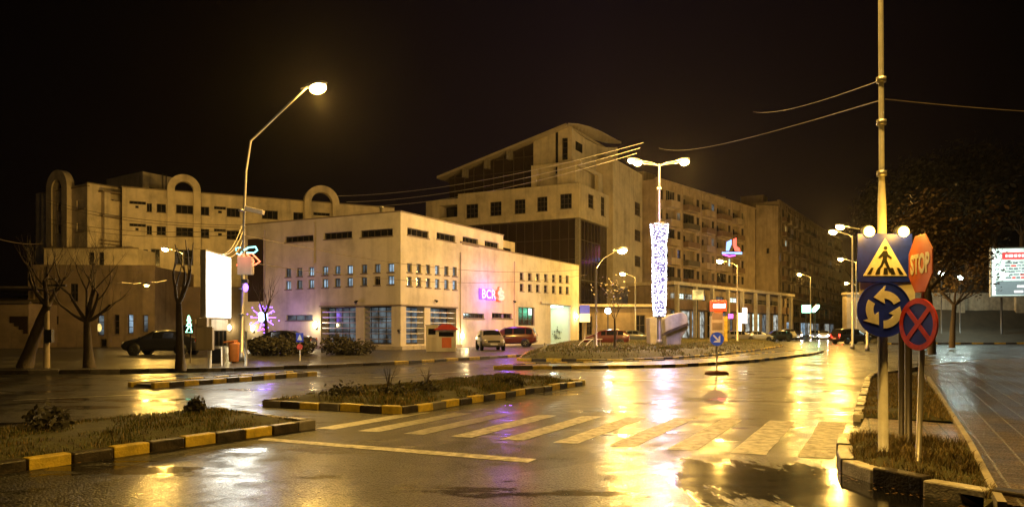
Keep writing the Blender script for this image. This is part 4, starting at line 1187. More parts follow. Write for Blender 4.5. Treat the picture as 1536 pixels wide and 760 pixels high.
# side wing of that block, pale render, nearer the hotel
apE, fE, LE_, HE = apartment('apartment_block', 'dimmer farther apartment block whose plain end wall faces the street', 1168, 168, (.52,.854), 1262, 1200, 322, 7, 5, depth=9, lit=((4,2),))
mb = MB(); mb.quad((0,0,0),(0,9,0),(0,9,HE),(0,0,HE))
ew = bldg('apartment_block', 'plain windowless gable block standing between the two balconied blocks', ((1134-HX)/F*160, 160), nrm2((.97,.24)))
fe = Frame(ew, I4); Le = fe.u(1167); He = fe.z(1150, 308)
mb = MB(); r = fe.rect(1150,1154,372,380); facade(mb, I4, 0, Le, 0, He, [r], .3); mb.quad((0,14,0),(0,14,He),(0,0,He),(0,0,0)); mb.quad((Le,0,0),(Le,14,0),(Le,14,He),(Le,0,He)); mb.quad((0,14,0),(Le,14,0),(Le,14,He),(0,14,He)); mb.build('wall', m_plas4, ew)
mb = MB(); mb.quad((0,0,He-.02),(Le,0,He-.02),(Le,14,He-.02),(0,14,He-.02)); mb.box(-.1,Le+.1,-.1,.2,He+.002,He+.2); mb.build('roof', m_roof, ew); window(ew, I4, r, m_dark, 1, 1)
apF, fF, LF_, HF = apartment('apartment_block', 'farthest low apartment block beside the end of the street, mostly hidden by signs', 1250, 235, (.45,.893), 1300, 1280, 402, 4, 9, depth=10, ground=4)

# ---- shopping row in front of the blocks
shop = bldg('shop_row', 'two-storey row of shops with lit upper windows and dark fascia under the balconied block', ((1000-HX)/F*104, 104), nrm2((.62,.785)))
fs_ = Frame(shop, I4); Ls = fs_.u(1180); Hs = fs_.z(1040, 431)
zc1 = fs_.z(1060, 452); zc2 = fs_.z(1060, 467)
hs, ws = [], []
for x0, x1, pane in ((1006,1016,m_shop),(1017,1027,m_white),(1028,1040,m_shop),(1041,1059,m_shop),(1068,1072,m_white),(1074,1086,m_dim),(1089,1106,m_white),(1112,1128,m_dark),(1134,1150,m_dark),(1155,1172,m_dark)):
    u0_, u1_ = fs_.u(x0), fs_.u(x1); r = (u0_, u1_, zc1+.1, Hs-1.0); hs.append(r); ws.append((r, pane, 3, 2))
for x0, x1, pane in ((1006,1020,m_dim),(1022,1036,m_shop),(1038,1047,m_cool),(1050,1058,m_shop),(1061,1080,m_dark),(1084,1100,m_dim),(1104,1116,m_dark),(1118,1126,m_shop),(1129,1140,m_white),(1143,1156,m_dim),(1160,1174,m_shop)):
    u0_, u1_ = fs_.u(x0), fs_.u(x1); r = (u0_, u1_, .25, zc2); hs.append(r); ws.append((r, pane, 2, 2))
mb = MB(); facade(mb, I4, 0, Ls, 0, Hs, hs, .3); mb.quad((0,6,0),(0,6,Hs),(0,0,Hs),(0,0,0)); mb.quad((Ls,0,0),(Ls,6,0),(Ls,6,Hs),(Ls,0,Hs)); mb.build('wall', m_plas5, shop)
mb = MB(); mb.box(-.6, Ls+.3, -1.4, 6, Hs+.002, Hs+.45); mb.build('roof', m_plas3, shop)
mb = MB(); mb.box(.1, Ls-.1, -.5, -.004, zc2+.15, zc1-.1); mb.build('fascia', m_brickp, shop)
for r, pane, nx, nz in ws: window(shop, I4, r, pane, nx, nz, m_frame, .08, False)
for k in range(9):
    u_ = 1+k*(Ls-2)/8; m = MB(); m.box(u_-.25, u_+.25, -1.3, -.8, .1, Hs-.003); m.build('pillar', m_conc, shop)
# row further down the street
shop2 = bldg('shop_row', 'farther flat-roofed row of shops with bluish lit glass beyond the parked cars', ((1163-HX)/F*150, 150), nrm2((.5,.866)))
f2_ = Frame(shop2, I4); L2 = f2_.u(1252); H2s = f2_.z(1200, 452); hs, ws = [], []
for i in range(9):
    a = 1+i*(L2-2)/9; r = (a, a+(L2-2)/9-.5, .25, 3.2); hs.append(r); ws.append((r, [m_dim,m_cool,m_dark,m_cool,m_shop,m_dim,m_dark,m_shop,m_dim][i]))
    r = (a, a+(L2-2)/9-.5, 4.4, H2s-.8)
    if H2s > 5.8: hs.append(r); ws.append((r, m_dark))
mb = MB(); facade(mb, I4, 0, L2, 0, H2s, hs, .3); mb.quad((0,7,0),(0,7,H2s),(0,0,H2s),(0,0,0)); mb.quad((L2,0,0),(L2,7,0),(L2,7,H2s),(L2,0,H2s)); mb.build('wall', m_plas4, shop2)
mb = MB(); mb.box(-.3,L2+.3,-1,7,H2s+.003,H2s+.4); mb.build('roof', m_plas3, shop2)
for r, pn in ws: window(shop2, I4, r, pn, 3, 2, m_frame, .08, False)
# low pavilion between bank and hotel (behind the parked red car)
pavn = bldg('pavilion', 'low flat-roofed kiosk building in the gap right of the bank', ((873-HX)/F*88, 88), nrm2((1,.1)))
fp = Frame(pavn, I4); Lp = fp.u(982); Hp = fp.z(930, 460); hs = []; ws = []
for x0, x1, y0, y1, pn in ((880,888,474,502,m_dark),(952,968,472,503,m_dark),(930,938,438,452,m_white)):
    r = fp.rect(x0,x1,y0,y1)
    if r[3] < Hp: hs.append(r); ws.append((r, pn))
mb = MB(); facade(mb, I4, 0, Lp, 0, Hp, hs, .3); mb.quad((0,8,0),(0,8,Hp),(0,0,Hp),(0,0,0)); mb.quad((Lp,0,0),(Lp,8,0),(Lp,8,Hp),(Lp,0,Hp)); mb.build('wall', m_plas5, pavn)
mb = MB(); mb.box(-.5,Lp+.5,-.8,8,Hp+.003,Hp+.3); mb.build('roof', m_plas3, pavn)
for r, pn in ws: window(pavn, I4, r, pn, 2, 2, m_frame, .08)
# retaining wall on the right
rw = MB()
a, b = Vector((41, 93.5, 0)), Vector((150, 104, 0)); d = (b-a).normalized()
wl_ = thing('retaining_wall', 'rough stone retaining wall above the grass bank on the right', 'wall', (a.x, a.y, 1.2), math.atan2(d.y, d.x))
rw.box(0, (b-a).length, 0, 1.0, 0, 4.7); rw.box(-.1, (b-a).length, -.12, 1.1, 4.701, 4.95)
for k in range(14): rw.box(6+k*8, 7.2+k*8, -.35, -.004, 0, 4.5)
rw.build('masonry', m_stone, wl_)
# ------------------------------------------------------------------ street lamps
random.seed(21)
def lamp_head(parent, pos, ang, power, scale=1.0, col=SOD, tilt=.12):
    """cobra-head luminaire pointing along ang; the lit bowl hangs under the housing"""
    Mh = Matrix.Translation(pos) @ Matrix.Rotation(ang, 4, 'Z') @ Matrix.Rotation(-tilt, 4, 'Y') @ Matrix.Scale(scale, 4)
    m = MB(); m.blob((.32,0,.05),(.46,.17,.11),0,14); m.tube([(-.3,0,0),(.0,0,.03)],[.04,.06],8); h = m.build('lamp_head', m_galv, parent, 0, Mh)
    m = MB(); m.blob((.38,0,-.09),(.33,.22,.20),0,14); m.build('lamp_bowl', m_lamp, h)
    lamp_light('lamp_light', (Mh @ Vector((.38,0,-.52))), power, col, .15, parent)

def street_lamp(name, label, base, h, arms, power, group=None, rad=(.10,.06), mat_=None, head=1.0, zb=.12, bend=None):
    t = thing(name, label, 'street lamp', (base[0], base[1], zb), 0, group)
    mat_ = mat_ or m_galv
    m = MB(); hz = h-zb
    if bend is None: m.tube([(0,0,0),(0,0,hz)], rad, 12)
    else: m.tube([(0,0,0)]+bend, [rad[0]]+[rad[1]]*len(bend), 12)
    m.lathe([(rad[0]*1.7,0),(rad[0]*1.7,.25),(rad[0]*1.2,.35),(rad[0]*1.05,.5)], 14)
    m.build('pole', mat_, t)
    for (ang, ln, rise, p) in arms:
        d = Vector((math.cos(ang), math.sin(ang), 0)); st = Vector((0,0,hz-.12)) if bend is None else Vector(bend[-1])
        e = st + d*ln + Vector((0,0,rise))
        m = MB(); m.tube([st, st+d*ln*.35+Vector((0,0,rise*.55)), e], .035, 8); m.build('arm', mat_, t)
        if p: lamp_head(t, e, ang, p, head)
    return t

# tall lamp on the left, bent post, above the billboard
b1 = gp(362,545,.0)
h1 = at(472,140,b1.y).z; bx = at(376,215,b1.y)
LP1 = street_lamp('street_lamp', 'tallest bent street lamp with the brightest head, standing beside the lit white billboard', b1, h1, [(R(-12), .15, .02, 12500)], 0, rad=(.11,.055),
    bend=[(at(366,330,b1.y).x-b1.x,0,at(366,330,b1.y).z),(at(369,260,b1.y).x-b1.x,0,at(369,260,b1.y).z),(bx.x-b1.x,0,bx.z),(bx.x-b1.x+.25,-.02,bx.z+.22),(at(461,145,b1.y).x-b1.x,-.35,h1)], head=1.25)
m = MB(); z3 = at(366,316,b1.y).z; m.box(.1,.95,-.16,.16,-.10,.10); m.build('floodlight', m_framel, LP1, .02, Matrix.Translation((.16,-.1,z3)) @ Matrix.Rotation(R(14),4,'Y'))
zj = at(366,403,b1.y).z; m = MB(); m.box(-.05,.62,-.42,-.12,zj-.42,zj+.42); m.box(.62,.65,-.40,-.14,zj-.38,zj+.38); m.build('junction_box', m_plas2, LP1, .02)
for z in (z3-.1, zj+.35, zj-.3, 3.4, 2.2):
    m = MB(); m.lathe([(.085,z-.04),(.14,z-.04),(.14,z+.04),(.085,z+.04)], 12); m.build('clamp', m_galv, LP1)
# four-headed lamp on the roundabout: upper pole above the light column
bc = gp(989,527); bc.z = .6
hc = at(988,246,bc.y).z
LP2 = street_lamp('street_lamp', 'four-headed street lamp rising out of the column of white lights', bc, hc, [(R(172),1.55,.45,5600),(R(205),1.55,.05,5600),(R(8),1.55,.45,5600),(R(-25),1.45,.10,5600)], 0, rad=(.13,.075), zb=.55)
m = MB(); zr = at(988,283,bc.y).z-.55; m.lathe([(.08,zr-.1),(.16,zr-.08),(.16,zr+.08),(.08,zr+.1)], 12); m.build('collar', m_galv, LP2)
# single-arm lamp right of the bank
b3 = gp(894,531); 
LP3 = street_lamp('street_lamp', 'slim single-arm street lamp on the kerb just right of the bank', b3, at(893,400,b3.y).z, [(R(15), 1.45, 1.25, 3500)], 0, rad=(.075,.05))
def lamp_from_px(px, py, Y, label, power, ang=180, arm=1.2, group=None, zb=.12, head=1.0):
    p = at(px, py, Y); a = R(ang)
    base = (p.x-math.cos(a)*(arm+.3), p.y-math.sin(a)*(arm+.3))
    return street_lamp('street_lamp', label, base, p.z-.35, [(a, arm, .45, power)], 0, group, zb=zb, head=head)
lamp_from_px(935,410,84,'small street lamp low behind the slim lamp, left of the column of lights', 3600, 200)
lamp_from_px(1081,391,72,'street lamp in front of the balconied block, above the red lit box sign', 9000, 190, 1.4)
lamp_from_px(1200,411,112,'distant street lamp over the parked cars, left of the green lights', 8500, 190, 1.4)
lamp_from_px(1262,339,58,'bright street lamp just left of the pedestrian sign, upper of its pair', 6800, 175, 1.6, zb=0)
lamp_from_px(1251,347,64,'slightly dimmer lamp close below and left of the bright one near the pedestrian sign', 3600, 175, 1.2, zb=0)
lamp_from_px(1262,388,92,'middle lamp in the line going down beside the pedestrian sign', 9500, 180, 1.5, zb=0)
lamp_from_px(1270,424,140,'lowest and farthest lamp in the line beside the pedestrian sign', 9000, 180, 1.5, zb=0)
# lamp on the left in front of the arched offices
lamp_from_px(249,373,76,'street lamp in front of the arched office block, left of the billboard', 6500, 200, 1.3)
def cold_lamp(px, py, Y, label, p, zb):
    c = at(px, py, Y)
    t = thing('lantern_post', label, 'street lamp', (c.x, c.y, zb)); m = MB(); m.tube([(0,0,0),(0,0,c.z-zb-.25)], [.07,.05], 8); m.build('post', m_poled, t)
    m = MB(); m.blob((0,0,c.z-zb),(.3,.3,.28)); m.build('globe', m_coldl, t); lamp_light('globe_light', (0,-.6,c.z-zb), p, (.75,1,.9), .2, t)
cold_lamp(912,466,72,'small cold white globe lamp in the gap right of the bank', 500, .12)
cold_lamp(1412,410,87,'left one of two cold white lamps above the stone wall', 1900, 1.2)
cold_lamp(1440,417,87,'right one of two cold white lamps above the stone wall', 1900, 1.2)
# tall pole on the right corner (unseen lamp heads added on top to light signs and corner)
bp = gp(1325,683,.12); bp.z = 0
t = thing('street_lamp', 'tall thin white lamp pole at the right corner carrying the pedestrian and roundabout signs', 'street lamp', (bp.x, bp.y, .13))
m = MB(); lean = (-.0058)
def PL(z): return (lean*(z), 0, z)
m.tube([PL(0),PL(1.55),PL(2.9),PL(3.3),PL(9.6)], [.058,.054,.049,.031,.022], 14); m.lathe([(.075,0),(.075,.04),(.064,.06)], 14)
m.build('pole', m_polew, t)
for z in (3.3, 3.9, 4.4): 
    m = MB(); m.lathe([(.04,-.03),(.055,-.03),(.055,.03),(.04,.03)], 12, 0, PL(z)); m.build('clamp', m_galv, t)
for ang, ln, pw in ((R(212), 1.9, 4200), (R(-62), 1.4, 2500)):
    d = Vector((math.cos(ang), math.sin(ang), 0)); st = Vector(PL(9.5)); e = st+d*ln+Vector((0,0,.4))
    m = MB(); m.tube([st, st+d*ln*.4+Vector((0,0,.3)), e], .03, 8); m.build('arm', m_polew, t); lamp_head(t, e, ang, pw)

# small lamp slung on a wire across the yard
c = at(220,427,57); t = thing('hanging_lamp', 'small yellow lamp slung on a wire before the street-front wing', 'hanging lamp', c)
m = MB(); m.lathe([(.02,.22),(.10,.18),(.26,.04),(.27,.0),(.2,-.01)], 16); m.build('shade', m_galv, t); m = MB(); m.blob((0,0,-.04),(.16,.16,.10)); m.build('bulb', m_walll, t)
wl = at(183,423,57)-c; wr = at(250,420,57)-c
m = MB(); m.tube([wl, wl*.5+Vector((0,0,-.02)), Vector((0,0,.22)), wr*.5+Vector((0,0,.02)), wr], .012, 5); m.build('wire', m_cablew, t)
lamp_light('lamp_light', (0,-.1,-.35), 1500, SOD, .12, t)

# ------------------------------------------------------------------ column of lights
cz0, cz1 = at(988,474,bc.y).z, at(988,336,bc.y).z
rc = 10.2/F*bc.y
lc = thing('light_column', 'tall column wrapped in dense white-violet fairy lights, flared at the top', 'light column', (bc.x, bc.y, .55))
m = MB(); zz0, zz1 = cz0-.55, cz1-.55
prof = [(rc*.78, zz0), (rc*.92, zz0+.6), (rc, zz0+1.6), (rc, zz1-1.5), (rc*1.22, zz1-.5), (rc*1.3, zz1)]
def rad_at(z):
    for (r0, a), (r1, b) in zip(prof[:-1], prof[1:]):
        if a <= z <= b: return r0+(r1-r0)*(z-a)/(b-a)
    return rc
m.lathe([(r*.93, z) for r, z in prof], 28); m.build('glow_net', m_ledc, lc)
vs, fs = [], []
for i in range(1900):
    z = random.uniform(zz0, zz1); th = random.uniform(0, 6.283); r = rad_at(z)*random.uniform(.95, 1.06); s = random.choice((.018,.022,.028,.036,.045))
    c = (r*math.cos(th), r*math.sin(th), z); b = len(vs)
    vs += [(c[0]+s,c[1],c[2]),(c[0]-s,c[1],c[2]),(c[0],c[1]+s,c[2]),(c[0],c[1]-s,c[2]),(c[0],c[1],c[2]+s),(c[0],c[1],c[2]-s)]
    fs += [tuple(b+q for q in f) for f in ((0,2,4),(2,1,4),(1,3,4),(3,0,4),(2,0,5),(1,2,5),(3,1,5),(0,3,5))]
m = MB(); m.add(vs, fs); o = m.build('fairy_lights', m_led, lc); o['kind'] = 'stuff'
m = MB()
for z in (zz0-.05, zz1+.02): 
    m.lathe([(.2,z-.04),(rad_at(min(max(z,zz0),zz1))*.9,z-.04),(rad_at(min(max(z,zz0),zz1))*.9,z+.04),(.2,z+.04)], 20)
m.tube([(0,0,0),(0,0,zz1)], .17, 10)
m.build('frame', m_poled, lc)
for k in range(3): lamp_light('column_light', (0, -2.2, zz0+1.5+k*2.4), 800, (.62,.52,1), .6, lc)

# monument behind it
mo = thing('monument', 'pale concrete monument of two leaning blocks at the foot of the light column', 'monument', (0,0,0))
ym = 58; mo.location = (at(1000,500,ym).x, ym, .5); ox, oz = mo.location.x, mo.location.z
def mp_(pts): return [(at(a,b,ym).x-ox, at(a,b,ym).z-oz) for a, b in pts]
m = MB(); m.prism(mp_([(976,522),(991,522),(990,474),(974,476)]), 0, 1.6, 'y'); m.build('block', m_conc, mo, .05)
m = MB(); m.prism(mp_([(998,522),(1020,522),(1020,506),(1030,492),(1029,474),(1022,468),(1000,473),(995,478)]), -.5, 1.8, 'y'); m.build('block', m_conc, mo, .06)
m = MB(); m.prism(mp_([(986,503),(998,496),(1028,484),(1029,488),(998,500),(986,506)]), -.85, -.51, 'y'); m.build('beam', m_bark, mo)

# ------------------------------------------------------------------ traffic signs
def flat(parent, name, mat_, polys, y, th=.004):
    m = MB()
    for p in polys: m.prism(p, y-th, y, 'y')
    return m.build(name, mat_, parent)
def circle(r, n=40, cx=0, cz=0): return [(cx+r*math.cos(2*math.pi*i/n), cz+r*math.sin(2*math.pi*i/n)) for i in range(n)]
def ring(m, r0, r1, y0, y1, n=48, a0=0, a1=2*math.pi, cx=0, cz=0):
    vs = []; fs = []
    full = abs(a1-a0-2*math.pi) < 1e-6
    k = n if full else n+1
    for i in range(k):
        th = a0+(a1-a0)*i/n
        for r, y in ((r0,y0),(r1,y0),(r1,y1),(r0,y1)): vs.append((cx+r*math.cos(th), y, cz+r*math.sin(th)))
    for i in range(n):
        j = (i+1) % k
        for q in range(4): fs.append((i*4+q, i*4+(q+1) % 4, j*4+(q+1) % 4, j*4+q))
    m.add(vs, fs)
def back_clamps(t, w, zs, y=.012):
    for z in zs:
        m = MB(); m.box(-w*.4, w*.4, y, y+.025, z-.015, z+.015); m.box(-.07,.07,y+.022,y+.09,z-.02,z+.02); m.build('clamp', m_galv, t)
YS = bp.y-.11
# pedestrian crossing sign with two amber beacons
pc = at(1327.5,392,YS); pxm = YS/F
s1 = thing('pedestrian_crossing_sign', 'blue square pedestrian crossing sign with a white triangle and two amber beacons on top', 'traffic sign', pc, R(3))
w2, h2 = 42.5*pxm, 31*pxm
m = MB(); m.box(-w2, w2, 0, .012, -h2, h2*1.35); m.build('plate', m_blue, s1, .01)
T = [(-34*pxm,-21.5*pxm),(34*pxm,-21.5*pxm),(0,35*pxm)]
flat(s1, 'white_triangle', m_signw, [T], -.001)
# walking figure and stripes
k = pxm
stripes = [[(-27+i*13.4-(0),-19),(-21.5+i*13.4,-19),(-17.5+i*11.2,-9.5),(-21.5+i*11.2,-9.5)] for i in (0,1,2,3)]
stripes = [[(-28,-19),(-22,-19),(-18,-9.5),(-21.5,-9.5)],[(-15.5,-19),(-8.5,-19),(-7.5,-9.5),(-11.5,-9.5)],[(-3,-19),(4,-19),(3,-9.5),(-2,-9.5)],[(9,-19),(15.5,-19),(12,-9.5),(8,-9.5)],[(22,-19),(28,-19),(21,-9.5),(17.5,-9.5)]]
flat(s1, 'crossing_stripes', m_signk, [[(a*k, b*k) for a, b in p] for p in stripes], -.006)
fig = [[(-3.2,16),(2.8,16),(4.2,11),(10,6),(9,3.6),(2.6,7.4),(2.4,2),(5,-5),(10,-15.5),(7,-17),(1.2,-7),(-1.5,-1.5),(-4.5,-7.5),(-11.5,-16),(-14,-14),(-7.5,-5.5),(-4.2,3),(-3.6,8),(-8,4.5),(-11,6),(-6,12)]]
def tri(parent, name, mat_, poly, y, th=.004):
    """concave outline -> filled flat shape"""
    c = bpy.data.curves.new(name, 'CURVE'); c.dimensions = '2D'; c.fill_mode = 'BOTH'; c.extrude = th/2
    sp = c.splines.new('POLY'); sp.points.add(len(poly)-1); sp.use_cyclic_u = True
    for q, (a, b) in zip(sp.points, poly): q.co = (a, b, 0, 1)
    o = bpy.data.objects.new(name, c); COL.objects.link(o); bpy.context.view_layer.update()
    me = bpy.data.meshes.new_from_object(o.evaluated_get(bpy.context.evaluated_depsgraph_get())); bpy.data.objects.remove(o)
    me.transform(Matrix.Translation((0, y-th/2, 0)) @ UP); me.materials.clear(); me.materials.append(mat_)
    return link(name, me, parent)
tri(s1, 'walking_figure', m_signk, [(a*k, b*k) for a, b in fig[0]], -.0062)
flat(s1, 'walking_figure_head', m_signk, [circle(2.9*k, 18, .3*k, 20.2*k)], -.0061)
for px in (1302, 1355):
    c = at(px, 347.5, YS)-pc
    m = MB(); m.blob((c.x, -.02, c.z), (.064,.04,.064), 0, 16); bb = m.build('beacon_lens', m_beac, s1)
    m = MB(); m.tube([(c.x,.0,c.z),(c.x,.07,c.z)], .078, 16); m.build('beacon_housing', m_signk, bb)
    lamp_light('beacon_light', (c.x, -.25, c.z), 26, (1,.5,.05), .05, s1)
back_clamps(s1, w2, (-.1,.2))
# white plate half hidden behind
wp = thing('white_plate', 'plain white plate half hidden behind the blue roundabout sign', 'sign', at(1331,445,YS+.03)); m = MB(); m.box(-42*pxm, 42*pxm, 0, .01, -23*pxm, 23*pxm); m.build('plate', m_signw, wp, .004)
# roundabout sign
rcx = at(1326,464,YS); s2 = thing('roundabout_sign', 'round blue sign with three white arrows chasing round in a circle', 'traffic sign', rcx, R(2))
m = MB(); m.prism(circle(41*pxm, 56), 0, .012, 'y'); m.build('plate', m_blue, s2, .003)
m = MB(); ring(m, 40.2*pxm, 41.3*pxm, -.006, .014, 56); m.build('rim', m_blue, s2)
for j in range(3):
    a0 = R(28+j*120); a1 = a0+R(62); n = 12; rA, rB = 16.5*pxm, 28*pxm; rm = (rA+rB)/2
    pl = [(rB*math.cos(a0+(a1-a0)*i/n), rB*math.sin(a0+(a1-a0)*i/n)) for i in range(n+1)]
    pl += [(36*pxm*math.cos(a1-R(3)), 36*pxm*math.sin(a1-R(3)))]
    tip = a1+R(41); pl += [(24.5*pxm*math.cos(tip), 24.5*pxm*math.sin(tip))]
    pl += [(9.0*pxm*math.cos(a1-R(8)), 9.0*pxm*math.sin(a1-R(8)))]
    pl += [(rA*math.cos(a1-(a1-a0)*i/n), rA*math.sin(a1-(a1-a0)*i/n)) for i in range(n+1)]
    tri(s2, 'arrow', m_signw, pl, -.001, .005)
back_clamps(s2, .25, (-.1,.1), .012)
# dark double posts
for px, py, lab, h in ((1352,668,'left one of two dark steel posts behind the round signs',2.45),(1362.5,672,'right one of two dark steel posts behind the round signs',2.6)):
    b = gp(px, py, .13); t = thing('sign_post', lab, 'post', (b.x, b.y, .13)); m = MB(); m.tube([(0,0,0),(0,0,h-.13)], .034 if px < 1360 else .042, 10); m.lathe([(.06,0),(.06,.05),(.045,.08)], 12); m.lathe([(.034,h-.15),(.045,h-.15),(.045,h-.1),(.03,h-.08)],12); m.build('post', m_poled, t)
# stop and no-stopping signs on the third post
b4 = gp(1377,699,.13)
t = thing('sign_post', 'grey steel post nearest the kerb holding the stop and no-stopping signs', 'post', (b4.x, b4.y, .13))
ht = at(1377,440,b4.y).z+.55-.13; px_ = at(1388,400,b4.y); dxp = (px_.x-b4.x)/px_.z
def PP(z): return Vector((dxp*z, 0, z))
m = MB(); m.tube([PP(0),PP(ht)], .028, 12); m.lathe([(.05,0),(.05,.03),(.034,.05)], 12); m.build('post', m_galv, t); m = MB(); m.lathe([(.029,-.01),(.034,-.01),(.034,.03),(.01,.04)], 12, 0, PP(ht)); m.build('cap', m_signk, t)
def on_post(py, ang, off): 
    z = at(1380,py,b4.y).z; p = Vector((b4.x,b4.y,.13))+PP(z-.13); a = R(ang); return p + Vector((math.sin(a), -math.cos(a), 0))*off
yq = b4.y-.06
def octo(r): return [(r*math.cos(R(22.5+45*i)), r*math.sin(R(22.5+45*i))) for i in range(8)]
cst = on_post(395,-97,.05); r8 = 43.5/F*yq/math.cos(R(22.5))
s3 = thing('stop_sign', 'orange-red octagonal stop sign seen at a steep angle', 'traffic sign', cst, R(-97))
m = MB(); m.prism(octo(r8), 0, .010, 'y'); m.build('plate', m_signo, s3, .003)
m = MB(); 
oc, oi = octo(r8*.985), octo(r8*.93); vs = []; 
for p in oc+oi: vs.append((p[0], -.003, p[1]))
m.add(vs, [(i, (i+1) % 8, 8+(i+1) % 8, 8+i) for i in range(8)]); m.build('border', m_signo, s3)
me, a, b, c, d = text_mesh('STOP', 1.0, .004, [m_signw], .035)
tw, th_ = r8*1.50, r8*.66
link('lettering', me, s3, 0, Matrix.Translation((-tw/2-a*tw/(b-a), -.004, -th_/2-c*th_/(d-c))) @ Matrix.Diagonal((tw/(b-a), .5, th_/(d-c), 1)) @ UP)
back_clamps(s3, .2, (-.1,.1), .010)
cns = on_post(486,-78,.06); rr = 39/F*yq
s4 = thing('no_stopping_sign', 'round blue no-stopping sign with red rim and red cross bars', 'traffic sign', cns, R(-78))
m = MB(); m.prism(circle(rr, 56), 0, .010, 'y'); m.build('plate', m_blue, s4, .003)
m = MB(); ring(m, rr*.80, rr*1.005, -.007, .012, 64)
for an in (45, 135):
    c_, s_ = math.cos(R(an)), math.sin(R(an)); hw = rr*.10
    m.prism([(c_*q*rr*.82 - s_*p*hw, s_*q*rr*.82 + c_*p*hw) for q, p in ((-1,-1),(1,-1),(1,1),(-1,1))], -.0055-(an == 45)*.0008, -.0002, 'y')
m.build('red_rim', m_signr, s4); back_clamps(s4, .2, (-.08,.08), .010)
# keep-right sign on the apron
b5 = gp(1075,561); c5 = at(1075,508,b5.y)
s5 = thing('keep_right_sign', 'small blue round sign with a white arrow pointing down right, on a red-brown round base', 'traffic sign', (b5.x, b5.y, 0))
m = MB(); m.lathe([(.42,0),(.42,.06),(.34,.11),(.06,.13)], 24); m.build('base', mat('red_brown_rubber', (.16,.05,.03), .7, .3, 6), s5)
m = MB(); m.tube([(0,0,.1),(0,0,c5.z+.15)], .028, 10); m.build('post', m_galv, s5)
m = MB(); m.M = Matrix.Translation((0,-.05,c5.z)); m.prism(circle(.245, 40), 0, .012, 'y'); m.build('plate', mat('sign_blue_glow', (.06,.16,.85), .4, .1, 6, emit=(.10,.17,.75), es=.22), s5)  # plate given a faint glow in place of headlights falling on it
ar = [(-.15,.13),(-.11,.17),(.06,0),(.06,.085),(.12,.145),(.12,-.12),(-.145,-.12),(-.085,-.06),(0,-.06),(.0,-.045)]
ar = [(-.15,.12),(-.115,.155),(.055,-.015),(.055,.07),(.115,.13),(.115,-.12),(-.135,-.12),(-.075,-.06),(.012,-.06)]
o = tri(s5, 'arrow', mat('sign_white_glow', (.8,.7,.6), .4, .1, 6, emit=(1,.66,.42), es=.42), ar, -.001); o.location = (0,-.05,c5.z)  # arrow also glows faintly by itself, as if headlights lit it
# small pedestrian sign by the bank
b6 = gp(450,545); c6 = at(450,506,b6.y)
s6 = thing('pedestrian_crossing_sign', 'small blue pedestrian crossing sign with a round sign under it, before the bank hedge', 'traffic sign', (b6.x, b6.y, .12))
m = MB(); m.tube([(0,0,0),(0,0,c6.z+.1)], .03, 8); m.build('post', m_galv, s6)
m = MB(); m.box(-.17,.17,-.05,-.035,c6.z-.2-.12,c6.z+.22-.12); m.build('plate', m_blue, s6); m = MB(); m.prism([(-.12,c6.z-.24),(.12,c6.z-.24),(0,c6.z+.04)], -.055,-.051,'y'); m.build('white_triangle', m_signw, s6)
m = MB(); m.M = Matrix.Translation((0,-.05,c6.z-.55)); m.prism(circle(.14,24),0,.012,'y'); m.build('round_plate', m_signr, s6)
for px, y0, y1, lab in ((817,536,514,'short cream marker post with a slanted plate on the grass right of the bank'),(891,533,506,'plain cream marker post right of the bent handrail')):
    b = gp(px, y0); h = at(px, y1, b.y).z; t = thing('marker_post', lab, 'post', (b.x, b.y, .1)); m = MB(); m.tube([(0,0,0),(0,0,h-.1)], .05, 8); m.build('post', m_polew, t)
    if px < 850: m = MB(); m.box(-.35,.15,-.05,-.02,-.07,.07); m.build('plate', m_signw, t, 0, Matrix.Translation((0,-.03,h*.6)) @ Matrix.Rotation(R(-40),4,'Y'))
b = gp(861,528); t = thing('handrail', 'pale bent tube handrail on steps right of the bank', 'handrail', (b.x, b.y, .1))
for j, dx in enumerate((0,.55)):
    m = MB(); m.tube([(dx,0,0),(dx+.45,.1,.55),(dx+.75,.2,.8),(dx+2.0-.5*j,.5,.82)], .035, 8); m.build('rail', m_polew, t)
m = MB(); m.tube([(1.9,.45,0),(1.9,.45,.82)], .03, 8); m.build('support', m_polew, t)

# ------------------------------------------------------------------ billboards, boxes, kiosk
bb0 = gp(311,556)
bl = thing('billboard', 'glowing blank white backlit billboard on a slim post left of the bank', 'billboard', (bb0.x, bb0.y, .0))
pL, pR_ = at(309,426,bb0.y), None
zt_, zb_ = at(309,377,bb0.y).z, at(309,474.5,bb0.y).z
Wb = 3.05
# panel runs away from the viewer along its own width
xr = (346.5-HX)/F*(bb0.y+Wb)
ang = math.atan2(Wb, xr-pL.x)
Mp = Matrix.Translation((pL.x-bb0.x, 0, 0)) @ Matrix.Rotation(ang, 4, 'Z')
m = MB(); m.box(0, Wb, 0, .22, zb_-.08, zt_+.08); m.build('case', m_galv, bl, .02, Mp)
m = MB(); m.box(.05, Wb-.05, -.012, -.002, zb_, zt_); m.build('lit_panel', m_bill, bl, 0, Mp)
m = MB(); m.box(.3, Wb-.3, .02, .2, zb_-.55, zb_-.081); m.build('underside_box', m_plas2, bl, .02, Mp)
m = MB(); m.tube([(.05,.1,0),(.05,.1,zb_-.08)], .075, 12); m.tube([(1.0,1.4,0),(1.0,1.4,zb_-.56)], .05, 10); m.build('post', m_polew, bl)
lamp_light('panel_light', tuple(Mp @ Vector((Wb/2, -1.1, (zt_+zb_)/2))), 620, (.95,1,.88), .8, bl)
